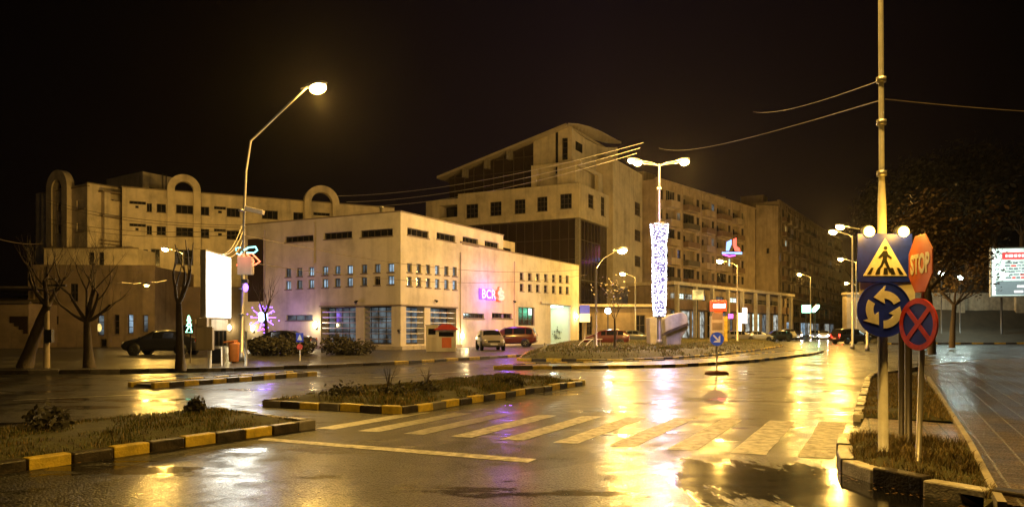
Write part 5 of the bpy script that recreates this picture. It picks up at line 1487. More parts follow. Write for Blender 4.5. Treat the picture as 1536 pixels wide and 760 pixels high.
t = thing('utility_box', 'pale grey box strapped to the billboard post', 'utility box', (bb0.x, bb0.y-.1, at(311,525,bb0.y).z)); m = MB(); m.box(-.32,.32,-.24,.0,0,.92); m.build('box', m_framel, t, .03); m = MB(); m.box(-.26,.26,-.25,-.243,.06,.86); m.build('door', m_plas2, t, 0)
t = thing('utility_box', 'small pale meter box higher on the billboard post', 'utility box', (bb0.x, bb0.y-.1, at(305,490,bb0.y).z)); m = MB(); m.box(-.3,.1,-.2,0,0,.36); m.build('box', m_framel, t, .02); m = MB(); m.box(-.24,.04,-.21,-.203,.05,.3); m.build('door', m_plas2, t)
b = gp(351,548); t = thing('litter_bin', 'orange upright litter bin beside the tall bent lamp post', 'litter bin', (b.x, b.y, .12))
m = MB(); m.lathe([(.19,.05),(.21,.1),(.24,.8),(.25,.86),(.22,.92),(.21,.85)], 20); m.build('body', m_orange, t); m = MB(); m.box(-.24,.24,-.3,.2,.93,.99); m.M = I4; m.build('lid', m_orange, t, .02, Matrix.Rotation(R(-8),4,'Y')); m = MB(); m.lathe([(.1,0),(.1,.05)], 14); m.build('foot', m_blackm, t)
b = gp(329,553); t = thing('bike_rack', 'low dark metal rack frame under the billboard', 'rack', (b.x, b.y, .12)); 
m = MB(); m.tube([(-.45,0,0),(-.45,0,.75),(.1,0,.75),(.1,0,0)], .03, 8); m.build('hoop', m_galv, t); m = MB(); m.box(-.40,.05,-.02,.02,.1,.68); m.build('panel', m_signk, t)
# kiosk
bk_ = gp(676,527); kz = .12
t = thing('kiosk', 'small cream ticket kiosk with a dark red hipped roof beside the bank glazing', 'kiosk', (bk_.x, bk_.y-3.5, kz), math.atan2(dr.y, dr.x)-R(60))
m = MB(); m.box(-.65,.65,-.5,.5,0,1.45); m.build('body', m_plas, t, .02); m = MB(); m.add([(-.85,-.7,1.46),(.85,-.7,1.46),(.85,.7,1.46),(-.85,.7,1.46),(-.3,-.15,1.85),(.3,-.15,1.85),(.3,.15,1.85),(-.3,.15,1.85)],[(0,3,2,1),(0,1,5,4),(1,2,6,5),(2,3,7,6),(3,0,4,7),(4,5,6,7)]); m.build('roof', m_redroof, t)
m = MB(); m.box(-.3,.35,-.512,-.503,.25,.95); m.build('poster_panel', m_signo, t); m = MB(); m.box(-.5,.5,-.53,-.504,1.02,1.32); m.build('window', m_dark, t)
t = thing('kiosk', 'narrow cream booth with a square window left of the red-roofed kiosk', 'kiosk', (bk_.x-.95, bk_.y-3.7, kz), math.atan2(dr.y, dr.x)-R(60))
m = MB(); m.box(-.4,.4,-.35,.35,0,1.75); m.box(-.45,.45,-.4,.4,1.751,1.82); m.build('body', m_plas, t, .02); m = MB(); m.box(-.25,.25,-.37,-.353,1.15,1.55); m.build('window', m_dark, t); m = MB(); m.box(-.3,.3,-.365,-.354,.15,.95); m.build('panel', m_plas2, t)
# blue sign with white plate at the bank's right corner
c = at(877,470,86); t = thing('bank_flag_sign', 'small blue and white box sign sticking out at the right end of the bank', 'sign', c)
m = MB(); m.box(-.55,.55,-.1,.1,0,.95); m.build('blue_panel', mat('flag_blue', (.04,.05,.3), .4, .1, emit=(.1,.1,.6), es=.5), t, .02); m = MB(); m.box(-.6,.6,-.11,.11,-.95,-.01); m.build('white_panel', m_whitee if False else mat('flag_white', (.7,.6,.4), .4, .1, emit=(1,.75,.38), es=.9), t, .02)
m = MB(); m.tube([(0,0,-4.5+.9),(0,0,-.95)], .06, 8); m.build('post', m_galv, t)
# red box sign on its tower
yt_ = 70; c = at(1077.5,458.5,yt_); tt = thing('red_box_sign', 'glowing red box sign with a white line of lettering on a pale panel tower', 'sign', (c.x, c.y, 0))
hw, hh_ = 11.5/F*yt_, 8/F*yt_
m = MB(); m.box(-hw, hw, -.3, .3, c.z-hh_, c.z+hh_); m.build('light_box', m_redbox, tt, .05)
m = MB(); random.seed(4); x = -hw*.78
while x < hw*.7:
    w_ = random.uniform(.09,.16); m.box(x, x+w_, -.33, -.304, c.z-hh_*.36, c.z+hh_*random.uniform(.28,.4)); x += w_+.022
m.build('lettering', m_whitee, tt)
zl = c.z-hh_
m = MB(); m.box(-.35,.35,-.2,.2,zl-.45,zl-.003); m.build('neck', m_orange, tt)
m = MB(); m.box(-.75,.45,-.22,.22,.2,zl-.46); m.build('poster_tower', m_plas3, tt, .02); m = MB(); m.box(.46,.78,-.24,.24,.0,zl-.461); m.build('side_post', m_yel, tt, .02)
m = MB(); 
for k in range(3): m.box(-.62,.32,-.235,-.223,.6+k*1.0-.05*k,1.3+k*.92); 
m.build('poster', m_posterw if False else m_plas5, tt)
lamp_light('sign_light', (0,-1.2,c.z), 90, (1,.08,.03), .4, tt)
# wall sign high on the block: blue and red shapes over a blue bar
c = at(1098,368,131); t = thing('rooftop_sign', 'small lit blue and red letter-shapes over a blue bar, high on the balconied block', 'sign', c)
m = MB(); m.prism([(-1.0,-.9),(-.55,-.9),(-.1,.2),(-.1,1.0),(-.9,.6)], -.1, .1, 'y'); m.build('blue_shape', m_bluee, t); m = MB(); m.prism([(.2,1.1),(.75,1.3),(.75,-.1),(1.3,-.5),(1.4,-1.0),(.5,-.9),(.2,.0)], -.1, .1, 'y'); m.build('red_shape', m_rede, t); m = MB(); m.box(-1.7,1.7,-.1,.1,-1.5,-1.15); m.build('bar', m_bluee, t)
c = at(1090,384,126); t = thing('neon_strip', 'short pink neon strip on the block just above the nearest street lamp', 'sign', c); m = MB(); m.tube([(-.6,0,.3),(.4,0,0),(1.4,0,.1)], .12, 6); m.build('tube', m_neonm, t); m = MB(); m.box(-.6,1.4,.1,.2,-.2,.4); m.build('backing', m_signk, t)
# green lit signs down the street
yg = 105
for px0, px1, y0, y1, lab in ((1203,1216,457.5,468.5,'square blue-green white lit sign at the far end of the street'),(1218,1229,457,468,'slanted green lit arrow sign beside the square one')):
    a = at(px0,y0,yg); b = at(px1,y1,yg); t = thing('green_sign', lab, 'sign', ((a.x+b.x)/2, yg, (a.z+b.z)/2)); w_ = (b.x-a.x)/2; h_ = (a.z-b.z)/2
    m = MB(); m.box(-w_-.1,w_+.1,.0,.3,-h_-.1,h_+.1) if px0 < 1210 else m.prism([(-w_-.1,-h_-.1),(-.1,-h_-.1),(w_+.1,h_*.3),(w_+.1,h_+.1),(.1,h_+.1),(-w_-.1,-.1)],.0,.3,'y'); m.build('case', m_signk, t)
    m = MB(); m.box(-w_,w_,-.03,-.003,-h_,h_) if px0 < 1210 else m.prism([(-w_,-h_),(-.1,-h_),(w_,h_*.3),(w_,h_),(.1,h_),(-w_,-.1)],-.03,-.003,'y'); m.build('face', mat('green_white_face', (.7,.8,.75), .4, .05, emit=(.45,1,.74), es=5, nosample=True), t)
    m = MB(); m.tube([(0,.2,-h_),(0,.2,-(a.z+b.z)/2)], .08, 8); m.build('post', m_poled, t)
    lamp_light('sign_light', (0,-1.2,0), 300, (.15,1,.55), .5, t)
# lit shop signs
for px, py, Y, w_, h_, mm, lab in ((1109,484,100,.45,1.35,m_whitee,'tall white lit shop sign above the pale parked cars'),(1117,473,104,.5,1.1,m_whitee,'upper white lit shop sign right of the tall one'),(1096,474,100,.5,.3,m_neonm,'magenta lit strip left of the white shop signs'),(1047,442,98,1.1,.65,m_warm,'warm white lit lantern sign above the shop windows')):
    c = at(px,py,Y); t = thing('shop_sign', lab, 'sign', c); m = MB(); m.box(-w_/1.5,w_/1.5,0,.25,-h_,h_); m.build('case', m_galv, t, .03); m = MB(); m.box(-w_/1.6,w_/1.6,-.02,-.002,-h_*.95,h_*.95); m.build('face', mm, t)
    m = MB(); m.tube([(0,.3,-h_),(0,.3,-c.z)], .06, 8); m.build('post', m_poled, t)
# big billboard on the right
yb_ = 88; a = at(1488,373,yb_); bq = at(1488,443.5,yb_)
t = thing('billboard', 'large pale-green backlit poster billboard cut by the right edge, red band on top', 'billboard', (a.x, a.y, 0), R(-10))
Wp = 9.0; zt_, zb_ = a.z, bq.z
m = MB(); m.box(-.15, Wp, 0, .4, zb_-.15, zt_+.15); m.build('case', m_galv, t, .03)
m = MB(); m.box(0, Wp-.15, -.03, -.003, zb_, zt_); m.build('poster', m_poster, t)
m = MB(); m.box(1.05, Wp-.2, -.05, -.031, zt_-1.25, zt_-.45); m.build('red_band', m_posterr, t)
m = MB(); m.box(.4, Wp-.2, -.05, -.031, zb_+.1, zb_+1.7); m.build('dark_band', m_postert, t)
m = MB(); m.box(.05, .3, -.05, -.031, zb_+.05, zt_-.05); m.build('side_band', m_neonb if False else m_posterw, t)
random.seed(8); m = MB(); m2_ = MB(); m3_ = MB()
z = zt_-1.55
while z > zb_+1.9:
    x = random.uniform(1.2,2.0)
    while x < Wp-.4:
        w_ = random.uniform(.15,.7); (m if random.random() < .75 else m2_).box(x, min(x+w_, Wp-.3), -.06, -.052 if False else -.031, z-random.uniform(.12,.22), z); x += w_+.1
    z -= .34
x = 1.4
while x < Wp-.5:
    w_ = random.uniform(.15,.6); m3_.box(x, x+w_, -.065, -.0505, zt_-1.0, zt_-.68); x += w_+.12
x = 2.2
for k, zz in enumerate((zb_+1.1, zb_+.5)):
    x = 2.6-k*.3
    while x < Wp-.5:
        w_ = random.uniform(.3,.9); m3_.box(x, x+w_, -.065, -.0505, zz-.16, zz+.1); x += w_+.12
m.build('print_lines', m_postert, t); m2_.build('print_blocks', m_posterr, t); m3_.build('pale_print', m_posterw, t)
for x in (1.2, 4.5, 7.8):
    m = MB(); m.tube([(x,.5,0.5),(x,.5,zb_)], .12, 10); m.build('post', m_poled, t)
for k in range(2): lamp_light('poster_light', (2.2+k*4, -2.2, (zt_+zb_)/2), 110, (.8,1,.9), .8, t)

# ------------------------------------------------------------------ festive lights
def pix_poly(pts, Y, o): return [tuple(at(a, b, Y)-Vector(o)) for a, b in pts]
Yd = b1.y-.35; c = at(371,385,Yd)
t = thing('festive_light', 'red and cyan neon flower decoration fixed on the tall bent lamp post', 'decoration', c)
m = MB()
m.tube(pix_poly([(354,376),(354,372),(361,371)],Yd,c), .03, 6); m.tube(pix_poly([(366,375),(373,371),(383,370),(386,375),(381,379),(370,379)],Yd,c), .04, 6); m.tube(pix_poly([(355,380),(360,382),(363,377)],Yd,c), .03, 6); m.build('cyan_tube', m_neonc, t)
m = MB()
for pts in ([(358,384),(364,381),(369,386),(363,391),(358,388),(358,384)], [(370,381),(378,380),(384,386),(390,392),(384,396),(377,399),(381,392),(376,386),(370,381)], [(360,394),(367,391),(374,394),(369,398),(361,397)], [(355,397),(357,398)], [(364,384),(371,390),(377,390)]): m.tube(pix_poly(pts,Yd,c), .035, 6)
m.build('red_tube', m_neonr, t)
m = MB(); m.tube(pix_poly([(356,372),(388,392)],Yd+.06,c), .015, 6); m.tube(pix_poly([(358,396),(386,374)],Yd+.06,c), .015, 6); m.build('frame', m_blackm, t); lamp_light('decoration_light', (0,-.6,0), 25, (1,.15,.08), .3, t)
c = at(368.5,431,Yd); t = thing('festive_light', 'small violet lamp under the junction box on the bent lamp post', 'decoration', c); m = MB(); m.blob((0,0,0),(.13,.1,.2)); m.build('bulb', m_neonv, t); m = MB(); m.box(-.16,.1,-.1,.12,.2,.38); m.build('holder', m_blackm, t)
Yp = 58; c = at(395,476,Yp)
t = thing('festive_light', 'violet glowing star decoration with an ice-blue centre by the bank side wall', 'decoration', c)
m = MB()
for i in range(10):
    th = 2*math.pi*i/10; m.tube([(.35*math.cos(th),0,.35*math.sin(th)),(.95*math.cos(th),0,.95*math.sin(th))], .035, 6)
for i in range(26): th = random.uniform(0,6.28); r = random.uniform(.4,1.25); m.blob((r*math.cos(th),random.uniform(-.2,.2),r*math.sin(th)),(.05,.05,.05),0,6)
m.build('violet_rays', m_neonv, t)
m = MB(); m.box(-.32,-.03,-.06,.06,-.3,.38); m.box(.03,.32,-.06,.06,-.22,.3); m.build('blue_core', m_neonb, t)
m = MB(); m.tube([(-.45,0,-1.0),(0,0,-.85),(.3,0,-1.1)], .05, 6); m.build('magenta_tail', m_neonm, t)
m = MB(); m.tube([(0,.15,-c.z+.12),(0,.15,.5)], .05, 8); m.build('post', m_poled, t); lamp_light('decoration_light', (.3,-.4,.2), 330, (.30,.10,1), .5, t)
b = gp(285,548); c = at(284,488,b.y); t = thing('festive_light', 'green neon fir-tree outline on a thin post between the pruned tree and the billboard', 'decoration', (b.x, b.y, .12))
m = MB(); o = (b.x, b.y, .12)
m.tube(pix_poly([(283,473),(281,481),(284,480),(280,489),(284,488),(279,498),(288,498),(285,489),(287,489),(284,481),(286,481),(283,473)],b.y,o), .03, 6); m.build('neon_outline', m_neong, t); m = MB(); m.tube([(0,.05,0),(0,.05,c.z-.2)], .035, 8); m.build('post', m_poled, t)

# ------------------------------------------------------------------ posts and overhead cables
b = gp(70,556); hp_ = at(71,404,b.y).z
t = thing('utility_pole', 'slender dark utility pole with a short cross-arm at the far left', 'utility pole', (b.x, b.y, .1)); m = MB(); m.tube([(0,0,0),(0,0,hp_)], [.12,.08], 10); m.build('pole', m_polec, t)
m = MB(); m.box(-.1,.75,-.05,.05,hp_-.75,hp_-.68); m.box(.0,.35,-.04,.04,hp_-.5,hp_-.45); m.build('cross_arm', m_blackm, t); m = MB(); m.box(.05,.3,-.2,.0,1.0,1.5); m.build('meter_box', m_blackm, t)
def cable(label, a, b, sag, rad=.010, mat_=None, group=None):
    a, b = Vector(a), Vector(b); n = 14; pts = []
    for i in range(n+1):
        q = i/n; p = a+(b-a)*q; p.z -= sag*4*q*(1-q); pts.append(p-a)
    t = MB(); t.tube(pts, rad, 5); o = t.build('overhead_cable', mat_ or m_cable); o.location = a
    return tag(o, label, 'cable', group)
tpz = lambda py: at(1321,py,bp.y)
cable('upper overhead cable reaching the tall white pole from the left', at(1130,168,30), Vector((bp.x-.02,bp.y,tpz(120).z)), .15, .006)
cable('lower overhead cable running from the roundabout lamp to the tall white pole', at(988,222,bc.y), Vector((bp.x-.02,bp.y,tpz(150).z)), .35, .007)
cable('overhead cable running right from the tall white pole out of the picture', Vector((bp.x+.02,bp.y,tpz(149).z)), at(1700,172,13), .05, .006)
for k, (x0, y0, x1, y1) in enumerate(((505,294,965,214),(520,303,960,222),(538,310,955,230))):
    cable('one of three pale cables slanting up from the arched offices to the roundabout lamp', at(x0,y0,86), at(x1,y1,bc.y+1), .9, .018, m_cablew, 'slanting cables above the bank')
for k, (x0, y0, x1, y1) in enumerate(((62,296,362,338),(62,301,362,341),(62,325,362,345),(64,332,362,352))):
    cable('one of four thin wires strung across the arched office block to the tall bent lamp', at(x0,y0,60), at(x1,y1,b1.y), .5, .014, None, 'wires before the office block')
cable('faint cable at the far left running to the office block', at(-40,345,55), at(64,365,80), .4, .022)
for k, (x0, y0, x1, y1) in enumerate(((362,352,872,404),(362,392,880,412))):
    cable('one of two thin cables sagging across the bank front', at(x0,y0,b1.y), at(x1,y1,60), .8, .014, None, 'cables before the bank')
for k, (x0, y0, x1, y1) in enumerate(((364,335,332,382),(365,345,334,381),(364,360,336,383))):
    cable('one of three pale cables hanging from the bent lamp post to the billboard', at(x0,y0,b1.y), at(x1,y1,bb0.y+1.2), .35, .02, m_cablew, 'cables to the billboard')
# ------------------------------------------------------------------ trees and shrubs
def grow(m, p, d, r, ln, lvl, maxl, spread, tips, nseg=4, up=.12, kids=(2,3), mi=0):
    pts, rad = [p], [r]
    for i in range(nseg):
        d = (d + Vector((random.uniform(-1,1), random.uniform(-1,1), random.uniform(-.6,1)))*.16 + Vector((0,0,up))).normalized()
        p = p + d*ln/nseg; pts.append(p); rad.append(r*(1-.45*(i+1)/nseg))
    m.tube(pts, rad, max(4, 9-2*lvl), mi)
    tips.append((p, d))
    if lvl >= maxl: return
    for q in range(random.randint(*kids)):
        a = d.orthogonal().normalized(); a.rotate(Matrix.Rotation(random.uniform(0,6.283), 3, d))
        nd_ = (d + a*random.uniform(.5, 1.0)*spread).normalized()
        s = random.choice(pts[-3:]) if q else p
        grow(m, s, nd_, rad[-1]*random.uniform(.62,.85), ln*random.uniform(.6,.85), lvl+1, maxl, spread, tips, nseg, up, kids, mi)

def bare_tree(label, base, trunk, r, limbs, maxl=4, spread=.9, ln=1.4, seed=1, group=None, up=.12):
    random.seed(seed)
    t = thing('bare_tree', label, 'tree', base, 0, group)
    m = MB(); pts = [Vector(p) for p in trunk]; rad = [r*(1-.45*i/(len(pts)-1)) for i in range(len(pts))]; rad[0] = r*1.25
    m.tube(pts, rad, 12); m.build('trunk', m_bark, t)
    m = MB(); tips = []
    for (dx, dy, dz, s) in limbs: grow(m, pts[-1]-Vector((0,0,.05)), Vector((dx,dy,dz)).normalized(), rad[-1]*.72, ln*s, 1, maxl, spread, tips, 4, up, (2,3))
    m.build('crown', m_bark, t)
    return t, tips

def leaves(tips, n, sz, spread, mats, parent, name='foliage'):
    m = MB(); vs, fs, mi = [], [], []
    for i in range(n):
        c, _ = random.choice(tips); c = Vector(c)+Vector((random.gauss(0,1),random.gauss(0,1),random.gauss(0,.8)))*spread
        a = Vector((random.uniform(-1,1),random.uniform(-1,1),random.uniform(-1,1))).normalized(); b = a.orthogonal().normalized(); s = sz*random.uniform(.6,1.4)
        k = len(vs); vs += [c-a*s, c+b*s*.5, c+a*s, c-b*s*.5]; fs.append((k,k+1,k+2,k+3))
    m.add(vs, fs); 
    return m.build(name, mats, parent)

def leafy_tree(name, label, base, h, cr, seed, leafmat, n=2600, sz=.16, group=None, r=.2):
    random.seed(seed)
    t = thing(name, label, 'tree', base, 0, group); m = MB(); tips = []
    tr = [Vector((0,0,0)), Vector((random.uniform(-.1,.1),0,h*.2)), Vector((random.uniform(-.3,.3),random.uniform(-.2,.2),h*.4))]
    m.tube(tr, [r*1.2, r, r*.8], 10); m.build('trunk', m_bark, t)
    m = MB()
    for i in range(5):
        th = i*1.257+random.uniform(-.4,.4); grow(m, tr[-1], Vector((math.cos(th)*.8, math.sin(th)*.8, random.uniform(.5,1.3))).normalized(), r*.5, h*.26, 1, 3, .9, tips, 3, .1, (2,3))
    cr_ = m.build('crown', m_bark, t)
    leaves(tips, n, sz, cr, leafmat, cr_)
    return t

# left side
def rel(pts, base, Y): return [tuple(at(a, b, Y)-Vector(base)) for a, b in pts]
b = gp(37,556); base = (b.x, b.y, .1)
tr = rel([(37,553),(44,528),(54,500),(62,478),(71,458)], base, b.y)
bare_tree('thick dark tree with a strongly leaning trunk at the far left', base, [(0,0,0)]+tr[1:], .25, [(.5,.2,.9,.9),(-.7,.1,.8,1),(.2,-.4,1,.9)], 4, .9, 1.3, 3)
b = gp(134,556); base = (b.x, b.y, .1); tr = rel([(134,553),(132,525),(131,500),(130,480)], base, b.y)
bare_tree('bare spreading tree with thin upswept twigs, third trunk from the left', base, [(0,0,0)]+tr[1:], .19, [(-.75,.1,.7,1.05),(.7,-.1,.7,1.05),(-.3,.5,1,1.1),(.35,-.4,1,1.1),(-.9,-.2,.35,.9),(.95,.2,.35,.9),(.1,.2,1,1.1)], 6, .85, 1.2, 11, up=.10)
b = gp(271,560); base = (b.x, b.y, .1); tr = rel([(271,558),(270,530),(269,490),(268,455)], base, b.y)
bare_tree('pruned bare tree with stubby forked limbs left of the lit billboard', base, [(0,0,0)]+tr[1:], .17, [(-.45,0,.9,1),(.55,0,.9,1.1),(.1,.3,1,1)], 2, .6, 1.25, 5, up=.2)
b = gp(399,530); base = (b.x, b.y, .1)
bare_tree('bare tree against the bank wall beside the violet star', base, [(0,0,0),(.05,0,1.2),(-.05,0,2.6)], .16, [(-.6,0,.9,1),(.6,0,.9,1.1),(.1,.4,1,1)], 4, .8, 1.0, 9)
b = gp(922,531); base = (b.x, b.y, .2)
t, tips = bare_tree('slim young tree with a few orange leaves right of the bank', base, [(0,0,0),(.02,0,1.2),(0,0,2.1)], .09, [(-.5,0,.9,1),(.5,0,.9,1),(.05,.3,1,1.2)], 4, .7, .95, 14)
leaves(tips, 200, .085, .2, m_leaf, t)
# right: autumn tree behind the stop sign, dark trees on the hillside
def hz_(px, Y): return at(px, 480, Y)
b = gp(1398,560,.13)
p = at(1398,470,46); leafy_tree('autumn_tree', 'yellowing leafy tree lit from the street behind the stop sign', (p.x, p.y, .1), 9.6, .62, 4, [m_leaf], 4200, .15)
p = at(1428,470,62); leafy_tree('autumn_tree', 'smaller thinner autumn tree between the stop sign and the big poster', (p.x, p.y, .1), 8.6, .6, 6, [m_leaf], 1500, .14)
labs = ['dark tree on the hillside directly above the stop sign','dark tree on the hillside left of the big poster','tallest dark tree on the hillside behind the big poster','dark tree at the right edge above the big poster','dark low tree on the hillside right behind the flashing beacons','dark rounded tree high on the hillside between the beacons and the poster']
for i, (px, Y, h, sd) in enumerate(((1395,112,17,31),(1452,108,15,32),(1492,122,22,33),(1533,110,18,34),(1345,128,14,35),(1424,140,20,36))):
    p = at(px, 480, Y); z = 6 + max(0, Y-98)*.2
    leafy_tree('hillside_tree', labs[i], (p.x, p.y, z-.5), h, 1.5, sd, [m_leafd], 5200, .42, 'dark trees on the hillside', r=.35)
# shrubs
def shrub(label, c, r, seed, n=900, sz=.10, group=None):
    random.seed(seed); t = thing('shrub', label, 'shrub', c, 0, group)
    m = MB(); 
    for k in range(5): a = random.uniform(0,6.28); m.tube([(0,0,0),(math.cos(a)*r[0]*.4,math.sin(a)*r[1]*.4,r[2]*.9)], [.03,.012], 5)
    m.build('stem', m_bark, t)
    pts = []
    while len(pts) < 160:
        v = Vector((random.uniform(-1,1),random.uniform(-1,1),random.uniform(-1,1)))
        if .5 < v.length < 1: pts.append((Vector((v.x*r[0], v.y*r[1], r[2]+v.z*r[2])), v))
    leaves(pts, n, sz, min(.10, r[0]*.22), [m_hedge], t)
    return t
for i, (px, py, rx, rz, lab) in enumerate(((402,533,1.1,.55,'dark rounded shrub at the left foot of the bank side wall'),(432,533,1.6,.55,'widest dark rounded shrub under the low strip window of the bank'),(508,532,1.0,.55,'dark shrub below the first pane of the glazed bank corner'),(531,532,1.3,.42,'lower dark shrub right of the first one below the bank glazing'),(841,514,.9,1.0,'dark round potted shrub by the bright bank entrance'),(877,513,1.4,1.25,'dark round shrub at the right end of the bank'))):
    b = gp(px, py, .12); shrub(lab, (b.x, b.y, .1), (rx, rx*.8, rz), 40+i)
for i, (px, py, r, lab) in enumerate(((293,624,(.13,.13,.17),'small dark rose stump on the tip of the near traffic island'),(70,650,(.26,.2,.2),'low dusty shrub at the back of the near traffic island'),(516,597,(.42,.3,.13),'low dark clump at the left end of the second traffic island'),(594,597,(.38,.3,.13),'low dark clump in the middle of the second traffic island'),(640,592,(.3,.3,.15),'twiggy clump in the middle of the second traffic island'),(766,579,(.35,.3,.12),'low dark clump near the far end of the second traffic island'))):
    b = gp(px, py, .16); shrub(lab, (b.x, b.y, .13), r, 60+i, 260, .045)
random.seed(77)
for px, py, h, lab in ((583,585,.55,'dry thin twig plant standing on the second traffic island'),(640,581,.5,'dry bushy twig plant right of the thin one on the second traffic island')):
    b = gp(px, py, .16); t = thing('dry_plant', lab, 'plant', (b.x, b.y, .13)); m = MB()
    for k in range(12): a = random.uniform(0,6.28); l = random.uniform(.1,.4)*h; m.tube([(0,0,0),(math.cos(a)*l*.4,math.sin(a)*l*.4,h*.6),(math.cos(a)*l,math.sin(a)*l,h*random.uniform(.7,1.1))], [.008,.006,.003], 4)
    m.build('stems', m_bark, t)

# ------------------------------------------------------------------ cars
def car_body(kind):
    if kind == 'suv': L_, W, st = 4.6, .92, [(-2.3,.72,.70,.78),(-2.26,1.0,.95,.84),(-2.2,1.15,1.02,.87),(-1.98,1.62,1.04,.9),(-1.4,1.72,1.04,.92),(-.3,1.74,1.02,.92),(.45,1.68,1.0,.92),(1.15,1.12,1.0,.91),(1.75,1.02,.96,.88),(2.15,.92,.86,.82),(2.27,.74,.7,.74),(2.3,.55,.52,.68)]
    elif kind == 'hatch': L_, W, st = 4.0, .85, [(-2.0,.66,.64,.72),(-1.97,.95,.88,.77),(-1.9,1.08,.94,.80),(-1.55,1.42,.96,.83),(-1.0,1.48,.96,.85),(0,1.48,.94,.85),(.45,1.42,.93,.85),(1.15,1.02,.92,.84),(1.6,.92,.86,.81),(1.88,.8,.75,.74),(1.98,.64,.6,.66),(2.0,.5,.48,.6)]
    else: L_, W, st = 4.4, .87, [(-2.2,.66,.64,.72),(-2.17,.9,.86,.78),(-2.05,1.0,.93,.81),(-1.45,1.04,.95,.84),(-.9,1.40,.95,.86),(-.3,1.44,.94,.87),(.35,1.40,.93,.87),(1.1,1.0,.92,.86),(1.7,.92,.87,.83),(2.05,.8,.76,.76),(2.17,.64,.6,.68),(2.2,.5,.48,.62)]
    return L_, W, st
_cars = {}
def make_car(kind, label, body, loc, rz, head=False, tail=False, group=None):
    t = thing('parked_car' if not head and not tail else 'car', label, 'car', loc, rz, group)
    L_, W, st = car_body(kind)
    zb = .24
    if kind not in _cars:
        def sec(s):
            x, zt, zl, hw = s; g = max(0, min(1, (zt-zl)/.5)); ht = hw*(.95-.19*g)
            zz = zb + (.14 if abs(x) > L_*.47 else 0)
            return [(hw*.86,zz),(hw*.97,zz+.1),(hw,zz+.28),(hw*.99,zl-.1),(hw*.955,zl),(ht,zt-.07),(ht*.86,zt-.01),(ht*.4,zt+.015)]
        secs = [sec(s) for s in st]; n = len(secs[0]); m = MB(); vs, fs = [], []
        for s, q in zip(st, secs):
            vs += [(s[0], y, z) for y, z in q] + [(s[0], -y, z) for y, z in q[::-1]]
        k = 2*n
        for i in range(len(st)-1):
            for j in range(k): fs.append((i*k+j, (i+1)*k+j, (i+1)*k+(j+1) % k, i*k+(j+1) % k))
        fs += [tuple(range(k)), tuple(range((len(st)-1)*k, len(st)*k))[::-1]]
        m.add(vs, fs, 0, True)
        bm = m.mesh('body', [body])
        cab = [i for i, s in enumerate(st) if s[1]-s[2] > .25]
        def panel(i0, i1, side, f0, f1):
            out = []
            for i in (i0, i1):
                a, b_ = Vector((st[i][0], side*secs[i][4][0], secs[i][4][1])), Vector((st[i][0], side*secs[i][5][0], secs[i][5][1]))
                out.append((a, b_))
            return out
        sgs = []
        for side in (1, -1):
            g = MB()
            for i0, i1 in zip(cab[:-1], cab[1:]):
                (a0, b0), (a1, b1) = panel(i0, i1, side, 0, 1)
                for qa, qb in ((.06,.94),):
                    p = [a0.lerp(a1,qa).lerp(b0.lerp(b1,qa),.10), a0.lerp(a1,qb).lerp(b0.lerp(b1,qb),.10), a0.lerp(a1,qb).lerp(b0.lerp(b1,qb),.90), a0.lerp(a1,qa).lerp(b0.lerp(b1,qa),.90)]
                    p = [v+Vector((0,side*.012,.003)) for v in p]
                    g.quad(*(p if side < 0 else p[::-1]))
            sgs.append(g.mesh('side_windows', m_carglass))
        sg = sgs
        def slope(i0, i1, f0, f1, name):
            g = MB(); s0, s1 = secs[i0], secs[i1]; x0, x1 = st[i0][0], st[i1][0]; sgn = 1 if x1 > x0 else -1
            def pt(f, w_): 
                y = (s0[6][0]*(1-f)+s1[6][0]*f)*w_; z = s0[7][1]*(1-f)+s1[7][1]*f; return Vector((x0+(x1-x0)*f+sgn*.012, y, z+.016-(.035 if abs(w_) > .9 else 0)))
            rows = [f0+(f1-f0)*q/3 for q in range(4)]; cols = [-1,-.5,0,.5,1]
            vs = [pt(f,c) for f in rows for c in cols]; fs = [(r*5+c, r*5+c+1, (r+1)*5+c+1, (r+1)*5+c) for r in range(3) for c in range(4)]
            g.add(vs, fs, 0, True); return g.mesh(name, m_carglass)
        ws = slope(cab[-1], cab[-1]+1, .06, .92, 'windscreen'); rwn = slope(cab[0], cab[0]-1, .06, .85, 'rear_window')
        tm = MB(); tm.M = Matrix.Rotation(R(90),4,'X'); tm.lathe([(.19,-.10),(.29,-.10),(.32,-.07),(.32,.07),(.29,.10),(.19,.10)], 24); ty = tm.mesh('tyre', m_tyre)
        rm = MB(); rm.M = Matrix.Rotation(R(90),4,'X'); rm.lathe([(.01,-.085),(.19,-.085),(.205,-.1),(.205,.1),(.19,.085),(.01,.085)], 20)
        for q in range(5): a = q*1.2566; rm.add([(.05*math.cos(a-.5),.05*math.sin(a-.5),.1),(.17*math.cos(a-.12),.17*math.sin(a-.12),.1),(.17*math.cos(a+.12),.17*math.sin(a+.12),.1),(.05*math.cos(a+.5),.05*math.sin(a+.5),.1)],[(0,1,2,3)],1)
        ri = rm.mesh('rim', [m_signk, m_rim])
        am = MB(); am.M = Matrix.Rotation(R(90),4,'X'); am.lathe([(.0,-.02),(.38,-.02),(.38,.02),(.0,.02)], 24); ac = am.mesh('wheel_arch', m_signk)
        hm = MB(); hm.blob((0,0,0),(.10,.17,.085),0,10); hd = hm.mesh('headlight', m_head)
        lm = MB(); lm.blob((0,0,0),(.05,.13,.13),0,10); tl = lm.mesh('taillight', m_tail)
        gm = MB(); gm.box(-.02,.02,-W*.5,W*.5,-.09,.09); gr = gm.mesh('grille', m_signk)
